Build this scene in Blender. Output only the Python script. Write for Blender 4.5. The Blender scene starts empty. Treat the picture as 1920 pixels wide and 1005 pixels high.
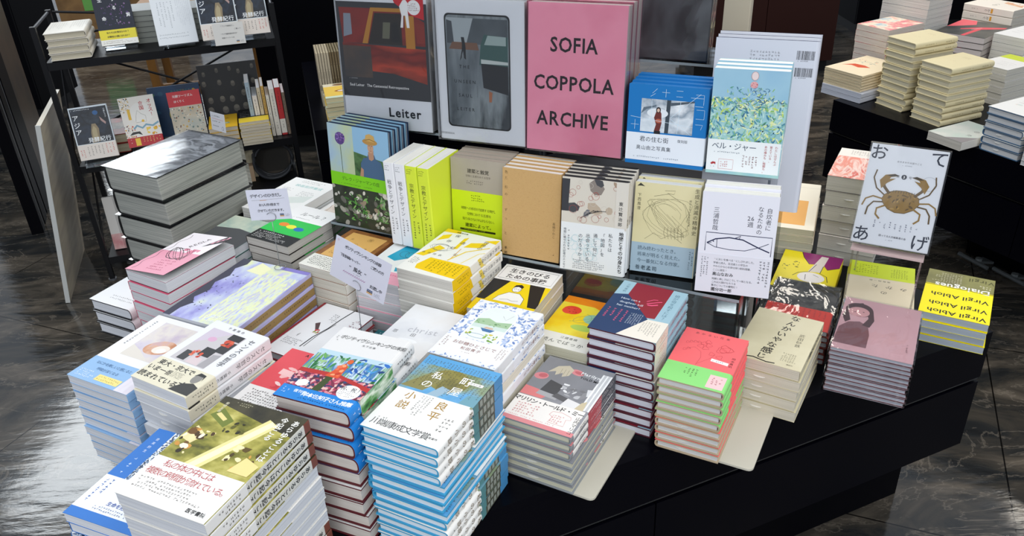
import bpy, math, random
from mathutils import Vector, Matrix
RND = random.Random(11)
SC = bpy.context.scene
COL = SC.collection
rad = math.radians

# ------------------------------------------------------------------ camera
CAM_PITCH, CAM_ROLL, CAM_F, CAM_Z = rad(29.31), rad(-2.72), 1550.0, 1.6
cd = bpy.data.cameras.new('camera')
cd.sensor_width = 36.0
cd.lens = CAM_F / 1920 * 36.0
cd.clip_start = .02
cam = bpy.data.objects.new('camera', cd)
COL.objects.link(cam)
fw = Vector((0, math.cos(CAM_PITCH), -math.sin(CAM_PITCH)))
x0 = Vector((1, 0, 0))
u0 = x0.cross(fw)
xr = math.cos(CAM_ROLL) * x0 + math.sin(CAM_ROLL) * u0
ur = -math.sin(CAM_ROLL) * x0 + math.cos(CAM_ROLL) * u0
cam.matrix_world = Matrix((( xr.x, ur.x, -fw.x, 0), (xr.y, ur.y, -fw.y, 0), (xr.z, ur.z, -fw.z, CAM_Z), (0, 0, 0, 1)))
SC.camera = cam

# ------------------------------------------------------------------ view, world, ceiling lights and an added front fill
SC.view_settings.view_transform = 'Standard'
SC.view_settings.look = 'None'
SC.view_settings.exposure = .06
SC.view_settings.gamma = 1.0
SC.view_settings.use_curve_mapping = False
wd = bpy.data.worlds.new('shop_ambience')
SC.world = wd
wd.use_nodes = True
wd.node_tree.nodes['Background'].inputs[0].default_value = (.80, .88, 1.0, 1)
wd.node_tree.nodes['Background'].inputs[1].default_value = .56

def ceiling_or_fill_light(x, y, z, sx, sy, power, color=(1, 1, 1), rot=0):
    l = bpy.data.lights.new('ceiling_or_fill_light', 'AREA')
    l.shape = 'RECTANGLE'
    l.size, l.size_y, l.energy, l.color = sx, sy, power, color
    o = bpy.data.objects.new('ceiling_or_fill_light', l)
    o.location = (x, y, z)
    o.rotation_euler = (0, 0, rot)
    COL.objects.link(o)
    return o
COOL, WARM = (.90, .96, 1.0), (1.0, .93, .82)
ceiling_or_fill_light(-1.0, .5, 2.9, 1.6, 1.6, 9, COOL)
ceiling_or_fill_light(1.3, .5, 2.9, 1.6, 1.6, 26, (1, .98, .95))
ceiling_or_fill_light(-1.9, 2.2, 2.9, 1.2, 1.2, 13, COOL)
ceiling_or_fill_light(.5, 3.0, 2.9, 1.4, 1.2, 17, (1, .97, .92))
ceiling_or_fill_light(1.3, 4.6, 2.9, 1.2, 1.2, 44, WARM)
ceiling_or_fill_light(.2, -2.6, 2.7, 2.8, 1.4, 170, (.94, .97, 1.0))  # added fill behind the camera, brightens the upright covers; no known fixture
ceiling_or_fill_light(-3.4, 5.9, 2.8, .9, 2.9, 75, COOL)
ceiling_or_fill_light(-4.1, 7.4, 2.8, .5, .9, 16, COOL)
ceiling_or_fill_light(-5.6, 10.6, 2.8, .7, 2.4, 46, COOL)
ceiling_or_fill_light(-4.9, 12.0, 2.8, 1.6, 5.0, 90, COOL)
ceiling_or_fill_light(3.42, 4.05, 2.8, .12, .12, 1.2, WARM)

# ------------------------------------------------------------------ materials
def lin(h):
    h = h.lstrip('#')
    o = []
    for i in (0, 2, 4):
        c = int(h[i:i + 2], 16) / 255
        o.append(c / 12.92 if c <= .04045 else ((c + .055) / 1.055) ** 2.4)
    return (*o, 1)
MATS = {}
def new_mat(name):
    m = bpy.data.materials.new(name)
    m.use_nodes = True
    return m, m.node_tree.nodes, m.node_tree.links, m.node_tree.nodes['Principled BSDF']
def C(h, rough=.42, spec=.35, metal=0.0):
    """plain printed / painted colour"""
    if not isinstance(h, str): return h
    k = (h, rough, spec, metal)
    if k not in MATS:
        m, n, l, b = new_mat('ink_' + h.lstrip('#'))
        b.inputs['Base Color'].default_value = lin(h)
        b.inputs['Roughness'].default_value = rough
        b.inputs['Specular IOR Level'].default_value = spec
        b.inputs['Metallic'].default_value = metal
        MATS[k] = m
    return MATS[k]
def ramp_nodes(n, l, src, cols, const=False):
    r = n.new('ShaderNodeValToRGB')
    if const: r.color_ramp.interpolation = 'CONSTANT'
    e = r.color_ramp.elements
    while len(e) < len(cols): e.new(.5)
    for i, c in enumerate(cols):
        p = i / (len(cols) - (0 if const else 1))
        if isinstance(c, tuple): p, c = c
        e[i].position = p
        e[i].color = lin(c)
    l.new(src, r.inputs[0])
    return r
def coords(n, l, scale, rot=(0, 0, 0), loc=(0, 0, 0)):
    tc = n.new('ShaderNodeTexCoord')
    mp = n.new('ShaderNodeMapping')
    mp.inputs['Scale'].default_value = scale
    mp.inputs['Rotation'].default_value = rot
    mp.inputs['Location'].default_value = loc
    l.new(tc.outputs['Object'], mp.inputs[0])
    return mp
def NOISE(cols, scale=30, stretch=(1, 1, 1), rot=0, detail=4, rough=.4, dist=0.0, loc=(0, 0, 0), spec=.35):
    k = ('noise', tuple(cols), scale, stretch, rot, detail, rough, dist, loc)
    if k not in MATS:
        m, n, l, b = new_mat('printed_picture')
        mp = coords(n, l, tuple(scale * s for s in stretch), (0, 0, rot), loc)
        t = n.new('ShaderNodeTexNoise')
        t.inputs['Scale'].default_value = 1
        t.inputs['Detail'].default_value = detail
        t.inputs['Distortion'].default_value = dist
        l.new(mp.outputs[0], t.inputs['Vector'])
        mr = n.new('ShaderNodeMapRange')
        mr.inputs[1].default_value, mr.inputs[2].default_value = .3, .7
        l.new(t.outputs[0], mr.inputs[0])
        r = ramp_nodes(n, l, mr.outputs[0], cols)
        l.new(r.outputs[0], b.inputs['Base Color'])
        b.inputs['Roughness'].default_value = rough
        b.inputs['Specular IOR Level'].default_value = spec
        MATS[k] = m
    return MATS[k]
def CELLS(cols, scale=200, stretch=(1, 1, 1), rot=0, rough=.4):
    k = ('cells', tuple(cols), scale, stretch, rot)
    if k not in MATS:
        m, n, l, b = new_mat('printed_mosaic')
        mp = coords(n, l, tuple(scale * s for s in stretch), (0, 0, rot))
        t = n.new('ShaderNodeTexVoronoi')
        t.inputs['Scale'].default_value = 1
        l.new(mp.outputs[0], t.inputs['Vector'])
        sp = n.new('ShaderNodeSeparateColor')
        l.new(t.outputs['Color'], sp.inputs[0])
        r = ramp_nodes(n, l, sp.outputs[0], cols, True)
        l.new(r.outputs[0], b.inputs['Base Color'])
        b.inputs['Roughness'].default_value = rough
        MATS[k] = m
    return MATS[k]
def PAGES(a='#e6e2d8', bcol='#cbc7bc', scale=2600):
    """the cut edges of the leaves: fine lines parallel to the cover"""
    k = ('pages', a, bcol, scale)
    if k not in MATS:
        m, n, l, b = new_mat('page_edges')
        mp = coords(n, l, (6, 6, scale))
        t = n.new('ShaderNodeTexNoise')
        t.inputs['Scale'].default_value = 1
        t.inputs['Detail'].default_value = 2
        l.new(mp.outputs[0], t.inputs['Vector'])
        r = ramp_nodes(n, l, t.outputs[0], [(.36, bcol), (.6, a)])
        l.new(r.outputs[0], b.inputs['Base Color'])
        b.inputs['Roughness'].default_value = .8
        b.inputs['Specular IOR Level'].default_value = .1
        MATS[k] = m
    return MATS[k]
def FILM(tint='#ffffff', amount=.16, bump=.5, scale=45):
    k = ('film', tint, amount, bump, scale)
    if k not in MATS:
        m, n, l, b = new_mat('clear_plastic_film')
        n.remove(b)
        out = n['Material Output']
        tr = n.new('ShaderNodeBsdfTransparent')
        tr.inputs[0].default_value = lin(tint)
        gl = n.new('ShaderNodeBsdfGlossy')
        gl.inputs['Roughness'].default_value = .06
        mx = n.new('ShaderNodeMixShader')
        mp = coords(n, l, (scale, scale * .5, scale), (0, 0, .6))
        t = n.new('ShaderNodeTexNoise')
        t.inputs['Scale'].default_value = 1
        t.inputs['Detail'].default_value = 3
        t.inputs['Distortion'].default_value = .8
        bp = n.new('ShaderNodeBump')
        bp.inputs['Strength'].default_value = bump
        bp.inputs['Distance'].default_value = .01
        l.new(mp.outputs[0], t.inputs['Vector'])
        l.new(t.outputs[0], bp.inputs['Height'])
        l.new(bp.outputs[0], gl.inputs['Normal'])
        fr = n.new('ShaderNodeFresnel')
        fr.inputs[0].default_value = 1.3
        l.new(bp.outputs[0], fr.inputs[1])
        ad = n.new('ShaderNodeMath')
        ad.operation = 'ADD'
        ad.inputs[1].default_value = amount
        l.new(fr.outputs[0], ad.inputs[0])
        l.new(ad.outputs[0], mx.inputs[0])
        l.new(tr.outputs[0], mx.inputs[1])
        l.new(gl.outputs[0], mx.inputs[2])
        l.new(mx.outputs[0], out.inputs[0])
        MATS[k] = m
    return MATS[k]
def ACRYLIC(tint='#d9dde0', amount=.05):
    return FILM(tint, amount, 0.0, 1)

# ------------------------------------------------------------------ mesh builder
class MB:
    def __init__(s):
        s.v, s.f, s.mi, s.m = [], [], [], []
    def mat(s, m):
        m = C(m)
        if m not in s.m: s.m.append(m)
        return s.m.index(m)
    def add(s, vs, fs, m, xf=None):
        b = len(s.v)
        k = s.mat(m)
        for p in vs:
            p = Vector(p)
            s.v.append(tuple(xf @ p if xf else p))
        for f in fs:
            s.f.append([b + i for i in f])
            s.mi.append(k)
        return s
    def box(s, a, b, m, xf=None):
        x0, y0, z0 = a
        x1, y1, z1 = b
        vs = [(x0, y0, z0), (x1, y0, z0), (x1, y1, z0), (x0, y1, z0), (x0, y0, z1), (x1, y0, z1), (x1, y1, z1), (x0, y1, z1)]
        return s.add(vs, [(0, 3, 2, 1), (4, 5, 6, 7), (0, 1, 5, 4), (1, 2, 6, 5), (2, 3, 7, 6), (3, 0, 4, 7)], m, xf)
    def prism(s, poly, z0, z1, m, xf=None):
        n = len(poly)
        vs = [(x, y, z0) for x, y in poly] + [(x, y, z1) for x, y in poly]
        fs = [tuple(range(n - 1, -1, -1)), tuple(range(n, 2 * n))] + [(i, (i + 1) % n, n + (i + 1) % n, n + i) for i in range(n)]
        return s.add(vs, fs, m, xf)
    def tube(s, pts, r, m, seg=8, closed=False, xf=None):
        pts = [Vector(p) for p in pts]
        n = len(pts)
        vs, fs = [], []
        for i, p in enumerate(pts):
            a = pts[(i - 1) % n] if (i or closed) else p
            b = pts[(i + 1) % n] if (i < n - 1 or closed) else p
            d = (b - a).normalized()
            q = d.cross(Vector((0, 0, 1)) if abs(d.z) < .9 else Vector((1, 0, 0))).normalized()
            w = d.cross(q)
            for k in range(seg):
                t = 2 * math.pi * k / seg
                vs.append(p + (q * math.cos(t) + w * math.sin(t)) * r)
        for i in range(n if closed else n - 1):
            j = (i + 1) % n
            for k in range(seg):
                k2 = (k + 1) % seg
                fs.append((i * seg + k, i * seg + k2, j * seg + k2, j * seg + k))
        if not closed:
            fs.append(tuple(range(seg - 1, -1, -1)))
            fs.append(tuple((n - 1) * seg + k for k in range(seg)))
        return s.add(vs, fs, m, xf)
    def build(s, name, parent=None, smooth=False):
        me = bpy.data.meshes.new(name)
        me.from_pydata(s.v, [], s.f)
        for m in s.m: me.materials.append(m)
        me.polygons.foreach_set('material_index', s.mi)
        if smooth: me.polygons.foreach_set('use_smooth', [True] * len(s.f))
        me.update()
        o = bpy.data.objects.new(name, me)
        COL.objects.link(o)
        if parent: o.parent = parent
        return o
def thing(name, label=None, cat=None, group=None, mtx=None, kind=None):
    o = bpy.data.objects.new(name, None)
    o.empty_display_size = .05
    COL.objects.link(o)
    tag(o, label, cat, group, kind)
    if mtx is not None: setm(o, mtx)
    return o
def setm(o, mtx):
    l, q, s = mtx.decompose()
    o.location = l
    o.rotation_euler = q.to_euler()
def tag(o, label=None, cat=None, group=None, kind=None):
    if label: o['label'] = label
    if cat: o['category'] = cat
    if group: o['group'] = group
    if kind: o['kind'] = kind
    return o
def copy_tree(o, parent=None, skip=()):
    c = o.copy()
    COL.objects.link(c)
    if parent: c.parent = parent
    for ch in list(o.children):
        if ch.name.split('.')[0] in skip: continue
        copy_tree(ch, c, skip)
    return c
def Tm(x, y, z): return Matrix.Translation((x, y, z))
def Rz(a): return Matrix.Rotation(a, 4, 'Z')
def Rx(a): return Matrix.Rotation(a, 4, 'X')

# ------------------------------------------------------------------ lettering
_fc = bpy.data.curves.new('lettering', 'FONT')
_fc.resolution_u = 2
_fo = bpy.data.objects.new('lettering', _fc)
GL = {}
def glyph(ch, bold=0):
    k = (ch, bold)
    if k not in GL:
        _fc.body = ch
        _fc.offset = .016 * bold
        me = _fo.to_mesh()
        vs = [(v.co.x, v.co.y) for v in me.vertices]
        fs = [tuple(p.vertices) for p in me.polygons]
        area = sum(p.area for p in me.polygons)
        _fo.to_mesh_clear()
        if bold:                                  # some glyphs lose strokes when thickened: keep those thin
            _fc.offset = 0
            me = _fo.to_mesh()
            if area < sum(p.area for p in me.polygons) * (1 + .2 * bold):
                vs = [(v.co.x, v.co.y) for v in me.vertices]
                fs = [tuple(p.vertices) for p in me.polygons]
            _fo.to_mesh_clear()
        wide = ord(ch) > 0x2000
        if wide: adv = 1.0
        elif vs: adv = max(v[0] for v in vs) + .085
        else: adv = .28
        if wide and vs:
            dx = .5 - (max(v[0] for v in vs) + min(v[0] for v in vs)) / 2
            if ch not in '、。・「」っゃゅょッャュョ': vs = [(x + dx, y) for x, y in vs]
        GL[k] = (vs, fs, adv)
    return GL[k]
class Art:
    """flat printing on one face of a book: u, v run 0..1 over the face, sizes in millimetres"""
    def __init__(s, mb, W, H, place):
        s.mb, s.W, s.H, s.place, s.layer = mb, W, H, place, 0
    def raw(s, vs, fs, m):
        s.mb.add([s.place(x, y, s.layer) for x, y in vs], fs, m)
    def up(s): s.layer += 1
    def rect(s, u0, v0, u1, v1, m):
        s.up()
        s.raw([(u0 * s.W, v0 * s.H), (u1 * s.W, v0 * s.H), (u1 * s.W, v1 * s.H), (u0 * s.W, v1 * s.H)], [(0, 1, 2, 3)], m)
    def poly(s, pts, m):
        s.up()
        s.raw([(u * s.W, v * s.H) for u, v in pts], [tuple(range(len(pts)))], m)
    def ell(s, u, v, rx, ry, m, n=28, rot=0):
        s.up()
        c, q = math.cos(rot), math.sin(rot)
        p = []
        for i in range(n):
            a = 2 * math.pi * i / n
            x, y = rx * math.cos(a) / 1000, ry * math.sin(a) / 1000
            p.append((u * s.W + x * c - y * q, v * s.H + x * q + y * c))
        s.raw(p, [tuple(range(n))], m)
    def ring(s, u, v, r, wd, m, n=32, ry=None):
        ry = ry or r
        s.line([(u + r / 1000 / s.W * math.cos(2 * math.pi * i / n), v + ry / 1000 / s.H * math.sin(2 * math.pi * i / n)) for i in range(n + 1)], wd, m)
    def line(s, pts, wd, m):
        s.up()
        P = [Vector((u * s.W, v * s.H)) for u, v in pts]
        vs, fs = [], []
        for i, p in enumerate(P):
            d = P[min(i + 1, len(P) - 1)] - P[max(i - 1, 0)]
            if d.length < 1e-9: d = Vector((1, 0))
            d.normalize()
            q = Vector((-d.y, d.x)) * wd / 2000
            vs += [tuple(p + q), tuple(p - q)]
        for i in range(len(P) - 1): fs.append((2 * i, 2 * i + 1, 2 * i + 3, 2 * i + 2))
        s.raw(vs, fs, m)
    def txt(s, t, u, v, mm, m, ver=False, al='c', b=0, rot=0, sp=1.0, sx=1.0):
        """u, v: anchor. Horizontal: centre line of the row; vertical: top of the column"""
        s.up()
        k = mm / 1000
        X, Y = u * s.W, v * s.H
        cr, sr = math.cos(rot), math.sin(rot)
        if ver:
            pos = []
            y = 0
            for ch in t:
                if ch == ' ':
                    y -= .5 * sp
                    continue
                pos.append((ch, -.5, y - .88))
                y -= sp
        else:
            pos = []
            x = 0
            for ch in t:
                g = glyph(ch, b)
                pos.append((ch, x, -.36))
                x += g[2] * sp
            off = {'c': -x / 2, 'l': 0, 'r': -x}[al]
            pos = [(c, x + off, y) for c, x, y in pos]
        for ch, px, py in pos:
            gv, gf, adv = glyph(ch, b)
            if not gv: continue
            out = []
            for x, y in gv:
                if ver and ch in 'ー～—―-':
                    x, y = .5 + (y - .38), .38 - (x - .5)
                    x = 1 - x if ch == 'ー' else x
                x = (x + px) * k * sx
                y = (y + py) * k
                out.append((X + x * cr - y * sr, Y + x * sr + y * cr))
            s.raw(out, gf, m)
    def greek(s, u0, v0, u1, v1, rows, m, ver=False, fill=.5, seed=1):
        """rows of print too small to read: each character a few tiny strokes"""
        s.up()
        r = random.Random(seed)
        vs, fs = [], []
        LW, LH = (u1 - u0) * s.W, (v1 - v0) * s.H
        across, along = (LW, LH) if ver else (LH, LW)
        em = min(across / rows * (.55 + .5 * fill), .0055)
        st = em * (.09 + .10 * fill)
        def q(x0, y0, x1, y1):
            b = len(vs)
            vs.extend([(x0, y0), (x1, y0), (x1, y1), (x0, y1)])
            fs.append((b, b + 1, b + 2, b + 3))
        for i in range(rows):
            c = (i + .5) / rows * across
            p, end = 0.0, r.uniform(.70, 1.0) * along
            while p + em <= end:
                if r.random() > .07:
                    if ver: X, Y = u1 * s.W - c - em / 2, v1 * s.H - p - em
                    else: X, Y = u0 * s.W + p, v1 * s.H - c - em / 2
                    for k in range(r.choice((1, 2, 2))):
                        y = Y + em * r.uniform(.1, .8)
                        q(X + em * r.uniform(.05, .25), y, X + em * r.uniform(.7, .92), y + st)
                    x = X + em * r.uniform(.2, .7)
                    q(x, Y + em * r.uniform(.05, .3), x + st, Y + em * r.uniform(.7, .92))
                p += em * 1.08
        s.raw(vs, fs, m)
    def blobs(s, n, u0, v0, u1, v1, rmin, rmax, cols, seed=1, asp=(.5, 1.0), sides=7, jag=.25):
        r = random.Random(seed)
        base = s.layer
        for i in range(n):
            s.layer = base + 1 + i % 18
            u, v = r.uniform(u0, u1) * s.W, r.uniform(v0, v1) * s.H
            R_, a, q = r.uniform(rmin, rmax) / 1000, r.uniform(0, 6.28), r.uniform(*asp)
            p = []
            for k in range(sides):
                t = 2 * math.pi * k / sides
                e = R_ * r.uniform(1 - jag, 1)
                x, y = e * math.cos(t), e * q * math.sin(t)
                x, y = u + x * math.cos(a) - y * math.sin(a), v + x * math.sin(a) + y * math.cos(a)
                p.append((min(max(x, u0 * s.W), u1 * s.W), min(max(y, v0 * s.H), v1 * s.H)))
            s.raw(p, [tuple(range(sides))], cols[i % len(cols)])
        s.layer = base + 19
    def barcode(s, u0, v0, u1, v1, m='#222222', seed=3):
        r = random.Random(seed)
        s.up()
        vs, fs = [], []
        x = u0
        while x < u1:
            w = (u1 - u0) * r.choice((.012, .02, .035))
            b = len(vs)
            vs += [(q * s.W, z * s.H) for q, z in ((x, v0), (min(x + w, u1), v0), (min(x + w, u1), v1), (x, v1))]
            fs.append((b, b + 1, b + 2, b + 3))
            x += w + (u1 - u0) * r.choice((.012, .02, .03))
        s.raw(vs, fs, m)

# ------------------------------------------------------------------ books
def profile(w, t, hard, off):
    """closed C of a cover seen from the tail: from the front fore-edge round the spine to the back fore-edge"""
    rx = min(.008, t * .38) if hard else min(.0028, t * .35)
    rz = t * .42 if hard else min(.0028, t * .35)
    x1 = w / 2 + off
    pts = [(-w / 2, t + off)]
    for i in range(6):
        a = math.pi / 2 * i / 5
        pts.append((x1 - rx + rx * math.sin(a), t + off - rz + rz * math.cos(a)))
    for i in range(6):
        a = math.pi / 2 * i / 5
        pts.append((x1 - rx + rx * math.cos(a), -off + rz - rz * math.sin(a)))
    pts.append((-w / 2, -off))
    return pts
def wrap(mb, w, t, hard, sp, y0, y1, m, off=0.0, th=.0006, edge=None, xcut=None):
    po, pi = profile(w, t, hard, off), profile(w - 2 * th, t - 2 * th, hard, off)
    pi = [(x, z + th) for x, z in pi]
    pi[0] = (po[0][0], pi[0][1])
    pi[-1] = (po[-1][0], pi[-1][1])
    n = len(po)
    vs = []
    for y in (y0, y1):
        for x, z in po: vs.append((x * sp, y, z))
        for x, z in pi: vs.append((x * sp, y, z))
    outer, rim = [], []
    for i in range(n - 1):
        outer.append((i, i + 1, 2 * n + i + 1, 2 * n + i))
        rim.append((n + i, 2 * n + n + i, 2 * n + n + i + 1, n + i + 1))
        rim.append((i, n + i, n + i + 1, i + 1))
        rim.append((2 * n + i, 2 * n + i + 1, 3 * n + i + 1, 3 * n + i))
    rim.append((0, 2 * n, 3 * n, n))
    rim.append((n - 1, 2 * n - 1, 4 * n - 1, 3 * n - 1))
    mb.add(vs, outer, m)
    mb.add(vs, rim, edge or m)
class Book:
    pass
def make_book(name, w, h, t, hard=False, sp=1, cover='#e8e6e0', board=None, front=None, spine=None, back=None, obi=None,
              pages=None, slip=False, film=None, segs=None, lift=0.0, headband=None):
    """a book lying face up: x across, y towards its head, z up from its back cover; sp = side of the spine"""
    root = bpy.data.objects.new(name, None)
    root.empty_display_size = .05
    COL.objects.link(root)
    t_full = t
    t = t - (.0032 if film else .0013)          # a little air between the copies of a pile
    th = .0024 if hard else .0005
    g = .003 if hard else .0006
    pm = pages or PAGES()
    b = MB()
    xs = (-w / 2 + g, w / 2 - (.005 if hard else .0012))
    if sp < 0: xs = (-xs[1], -xs[0])
    tt = t
    b.box((xs[0], -h / 2 + g, th), (xs[1], h / 2 - g, t - th), pm)
    b.build('page_block', root)
    cv = MB()
    cm = C(cover)
    if lift:
        # loose cover: the front leaf springs up from the spine, the rest stays flat
        wrap(cv, w, t - .0012, hard, sp, -h / 2, h / 2, cm, 0, th, board)
    elif segs:
        for v0, v1, m in segs: wrap(cv, w, t, hard, sp, -h / 2 + v0 * h, -h / 2 + v1 * h, m, 0, th, board)
    else:
        wrap(cv, w, t, hard, sp, -h / 2, h / 2, cm, 0, th, board)
    def lz(x):
        if not lift: return 0
        q = (x + w / 2) / w if sp < 0 else (w / 2 - x) / w
        return lift * max(0, q) + .0008
    eps = .00012
    def pf(off):
        def f(x, y, lay):
            X = -w / 2 + x
            return (X, -h / 2 + y, t + off + eps + lay * .000008 + lz(X))
        return f
    if lift:
        n = 12
        vs = [(-w / 2 + w * i / n, y, t + lz(-w / 2 + w * i / n) + dz) for dz in (0, -.0006) for y in (-h / 2, h / 2) for i in range(n + 1)]
        k = n + 1
        cv.add(vs, [(i, i + 1, k + i + 1, k + i) for i in range(n)], cm)
        cv.add(vs, [(2 * k + i, 3 * k + i, 3 * k + i + 1, 2 * k + i + 1) for i in range(n)], board or cm)
    if front: front(Art(cv, w, h, pf(0)))
    if spine: spine(Art(cv, t, h, lambda x, y, lay: (sp * (w / 2 + eps + lay * .000008), -h / 2 + y, t - x if sp > 0 else x)))
    if back: back(Art(cv, w, h, lambda x, y, lay: (w / 2 - x, -h / 2 + y, -eps - lay * .000008)))
    cv.build('dust_jacket' if hard else 'cover', root)
    if obi:
        v0, v1, m, of, os_ = obi
        ob = MB()
        wrap(ob, w, t, hard, sp, -h / 2 + v0 * h, -h / 2 + v1 * h, m, .00035, .0003)
        if of: of(Art(ob, w, h, pf(.0004)))
        if os_: os_(Art(ob, t, h, lambda x, y, lay: (sp * (w / 2 + .0005 + lay * .000008), -h / 2 + y, t - x if sp > 0 else x)))
        ob.build('paper_band', root)
    if slip:
        s_ = MB()
        cx = w * .08
        pts = [(cx + .012 * math.cos(a), .0052 * math.sin(a)) for a in [math.pi * i / 10 for i in range(11)]]
        s_.prism([(x, h / 2 - g - .002 + y) for x, y in pts], t * .55, t * .55 + .0006, '#e9e7e0')
        s_.build('sales_slip', root)
    if film:
        fm = MB()
        fm.box((-w / 2 - .003, -h / 2 - .003, -.0009), (w / 2 + .003, h / 2 + .003, t + .0012), film)
        fm.build('plastic_wrap', root)
    B = Book()
    B.root, B.w, B.h, B.t, B.used, B.film = root, w, h, t_full, False, bool(film)
    return B
ORD = ['', 'second', 'third', 'fourth', 'fifth', 'sixth', 'seventh', 'eighth', 'ninth', 'tenth', 'eleventh', 'twelfth', 'thirteenth', 'fourteenth']
def take(B, skip=()):
    if not B.used:
        B.used = True
        return B.root
    return copy_tree(B.root, None, skip)
NUDGE = {'gold classroom paperback/the near left pile': (0.0061, -0.0029), 'blue paperback/the leftmost near pile': (-0.0061, 0.0029), 'white paperback with red-black painting/its pile': (-0.0117, 0.0059), 'pale blue banded paperback/the left edge pile': (-0.0045, -0.0038), 'red faced paperback/the sunken pile by the painting': (0.0026, -0.0013), 'thick forest painting hardcover/its pile': (0.0049, -0.0029), 'blue and white prize hardcover/the tall near pile': (0.0062, -0.0028), 'plain white hardcover/the pile behind the painting': (-0.0046, -0.0087), 'white paperback with blue leaves/its pile': (-0.0004, -0.0008), 'grey and pink collage hardcover/the board pile': (-0.0049, -0.0085), 'navy and crimson hardcover/its tall pile': (0.0056, 0.0081), 'coral and green hardcover/the board pile': (-0.0095, -0.0153), 'cream brush-lettered paperback/its pile': (0.021, 0.0081), 'yellow-lettered paperback/the right corner pile': (0.0207, -0.0097), 'beige paperback with lime head/its pile': (0.0009, -0.0004), 'black and red film-wrapped book/its pile': (-0.0009, -0.0005), 'yellow and white paperback/the pile under lime books': (-0.0033, -0.0077), 'yellow and black comic paperback/its pile': (0.0022, -0.0005), 'orange painted paperback/the sunken pile': (0.0043, -0.0104), 'small teal paperback/the hidden pile': (-0.0101, -0.0236), 'white picture book with ink line/its pile': (-0.0028, 0.0012), 'grey photograph book/the massive pile': (0.0054, 0.0101), 'pink-edged paperback/the pile below the sprung cover': (-0.0013, -0.0025), 'lavender landscape book/the centre left pile': (-0.0007, -0.0006), 'white hardcover with black boards/the far left pile': (-0.0138, -0.0056), 'slate book with blue oval/its pile': (0.0097, -0.002), 'white film criticism book/its pile': (-0.0041, 0.0023), 'white paperback with bare branches/its pile': (0.0041, -0.0023), 'brown paperback with orange panel/its pile': (0.0011, 0.0012), 'white paperback with cyan shapes/its pile': (-0.007, 0.0099), 'thick white paperback/the tallest far pile': (-0.003, 0.0036), 'red and black magazine/the pile behind the cream hardcovers': (0.003, -0.0036), 'dark red hardcover/the short pile behind the travel book': (-0.0008, -0.0002), 'small brownish paperback/the pile behind the food book': (0.0008, 0.0002), 'yellow food paperback/the pile on the rear table': (-0.0012, -0.0003), 'white brushwork paperback/the pile behind the red car book': (0.0012, 0.0003)}
def stack(B, x, y, zt, yaw, n, what, where, cat, group, flips='', base=None, jit=.0016, drift=(0, 0), top_yaw=None):
    """n copies of one book laid in a pile whose top is at zt"""
    t = B.t
    dx, dy = NUDGE.get(what + '/' + where, (0, 0))
    x, y = x + dx, y + dy
    zb = zt - n * (t + .0002)
    if base is None: base = .58
    if zb - base > .004:
        m = MB()
        m.box((-B.w * .42, -B.h * .42, 0), (B.w * .42, B.h * .42, zb - base - .0004), C('#0a0a0e', .5))
        o = m.build('stacking_block')
        o.location, o.rotation_euler = (x, y, base + .0001), (0, 0, rad(yaw))
        tag(o, f'black block under {where}, beneath every {what}'[:90] if where != 'its pile' else f'black block under the pile of {what}s', 'block')
    for i in range(n):
        fl = i < len(flips) and flips[i] == 'f'
        r = take(B, () if fl else ('sales_slip',)) if B.used else take(B)
        a = rad(yaw) + (0 if i == 0 else RND.uniform(-1, 1) * rad(.6)) + (math.pi if fl else 0)
        jx, jy = (0, 0) if i == 0 else (RND.uniform(-jit, jit), RND.uniform(-jit, jit))
        r.location = (x + jx + drift[0] * i, y + jy + drift[1] * i, zt - t * (i + 1) - .0002 * i + (.0011 if B.film else .0005))
        r.rotation_euler = (0, 0, a)
        if n == 1: lab = f'{what}, {where}'
        elif i == 0: lab = f'topmost {what} of {where}'
        elif i == n - 1: lab = f'lowest {what} of {where}'
        else: lab = f'{ORD[i]} {what} from the top of {where}'
        tag(r, lab, cat, group if n > 1 else None)
def row(B, x, y, z, yaw, lean, n, what, where, cat, group, gap=.0006, back=1):
    """n copies standing one behind the other, leaning back; (x, y, z) = foot of the front cover"""
    a, l = rad(yaw), rad(lean)
    for i in range(n):
        r = take(B)
        d = i * (B.t + gap) / math.cos(l)
        p = Vector((x - math.sin(a) * d, y + math.cos(a) * d, z + B.t * math.sin(l) + .0004))
        m = Matrix.Translation(p) @ Rz(a) @ Rx(math.pi / 2 - l) @ Tm(0, B.h / 2, -B.t)
        setm(r, m)
        if n == 1: lab = f'{what}, {where}'
        elif i == 0: lab = f'front {what} {where}'
        elif i == n - 1: lab = f'rearmost {what} {where}'
        else: lab = f'{ORD[i]} {what} from the front {where}'
        tag(r, lab, cat, group if n > 1 else None)
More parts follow.
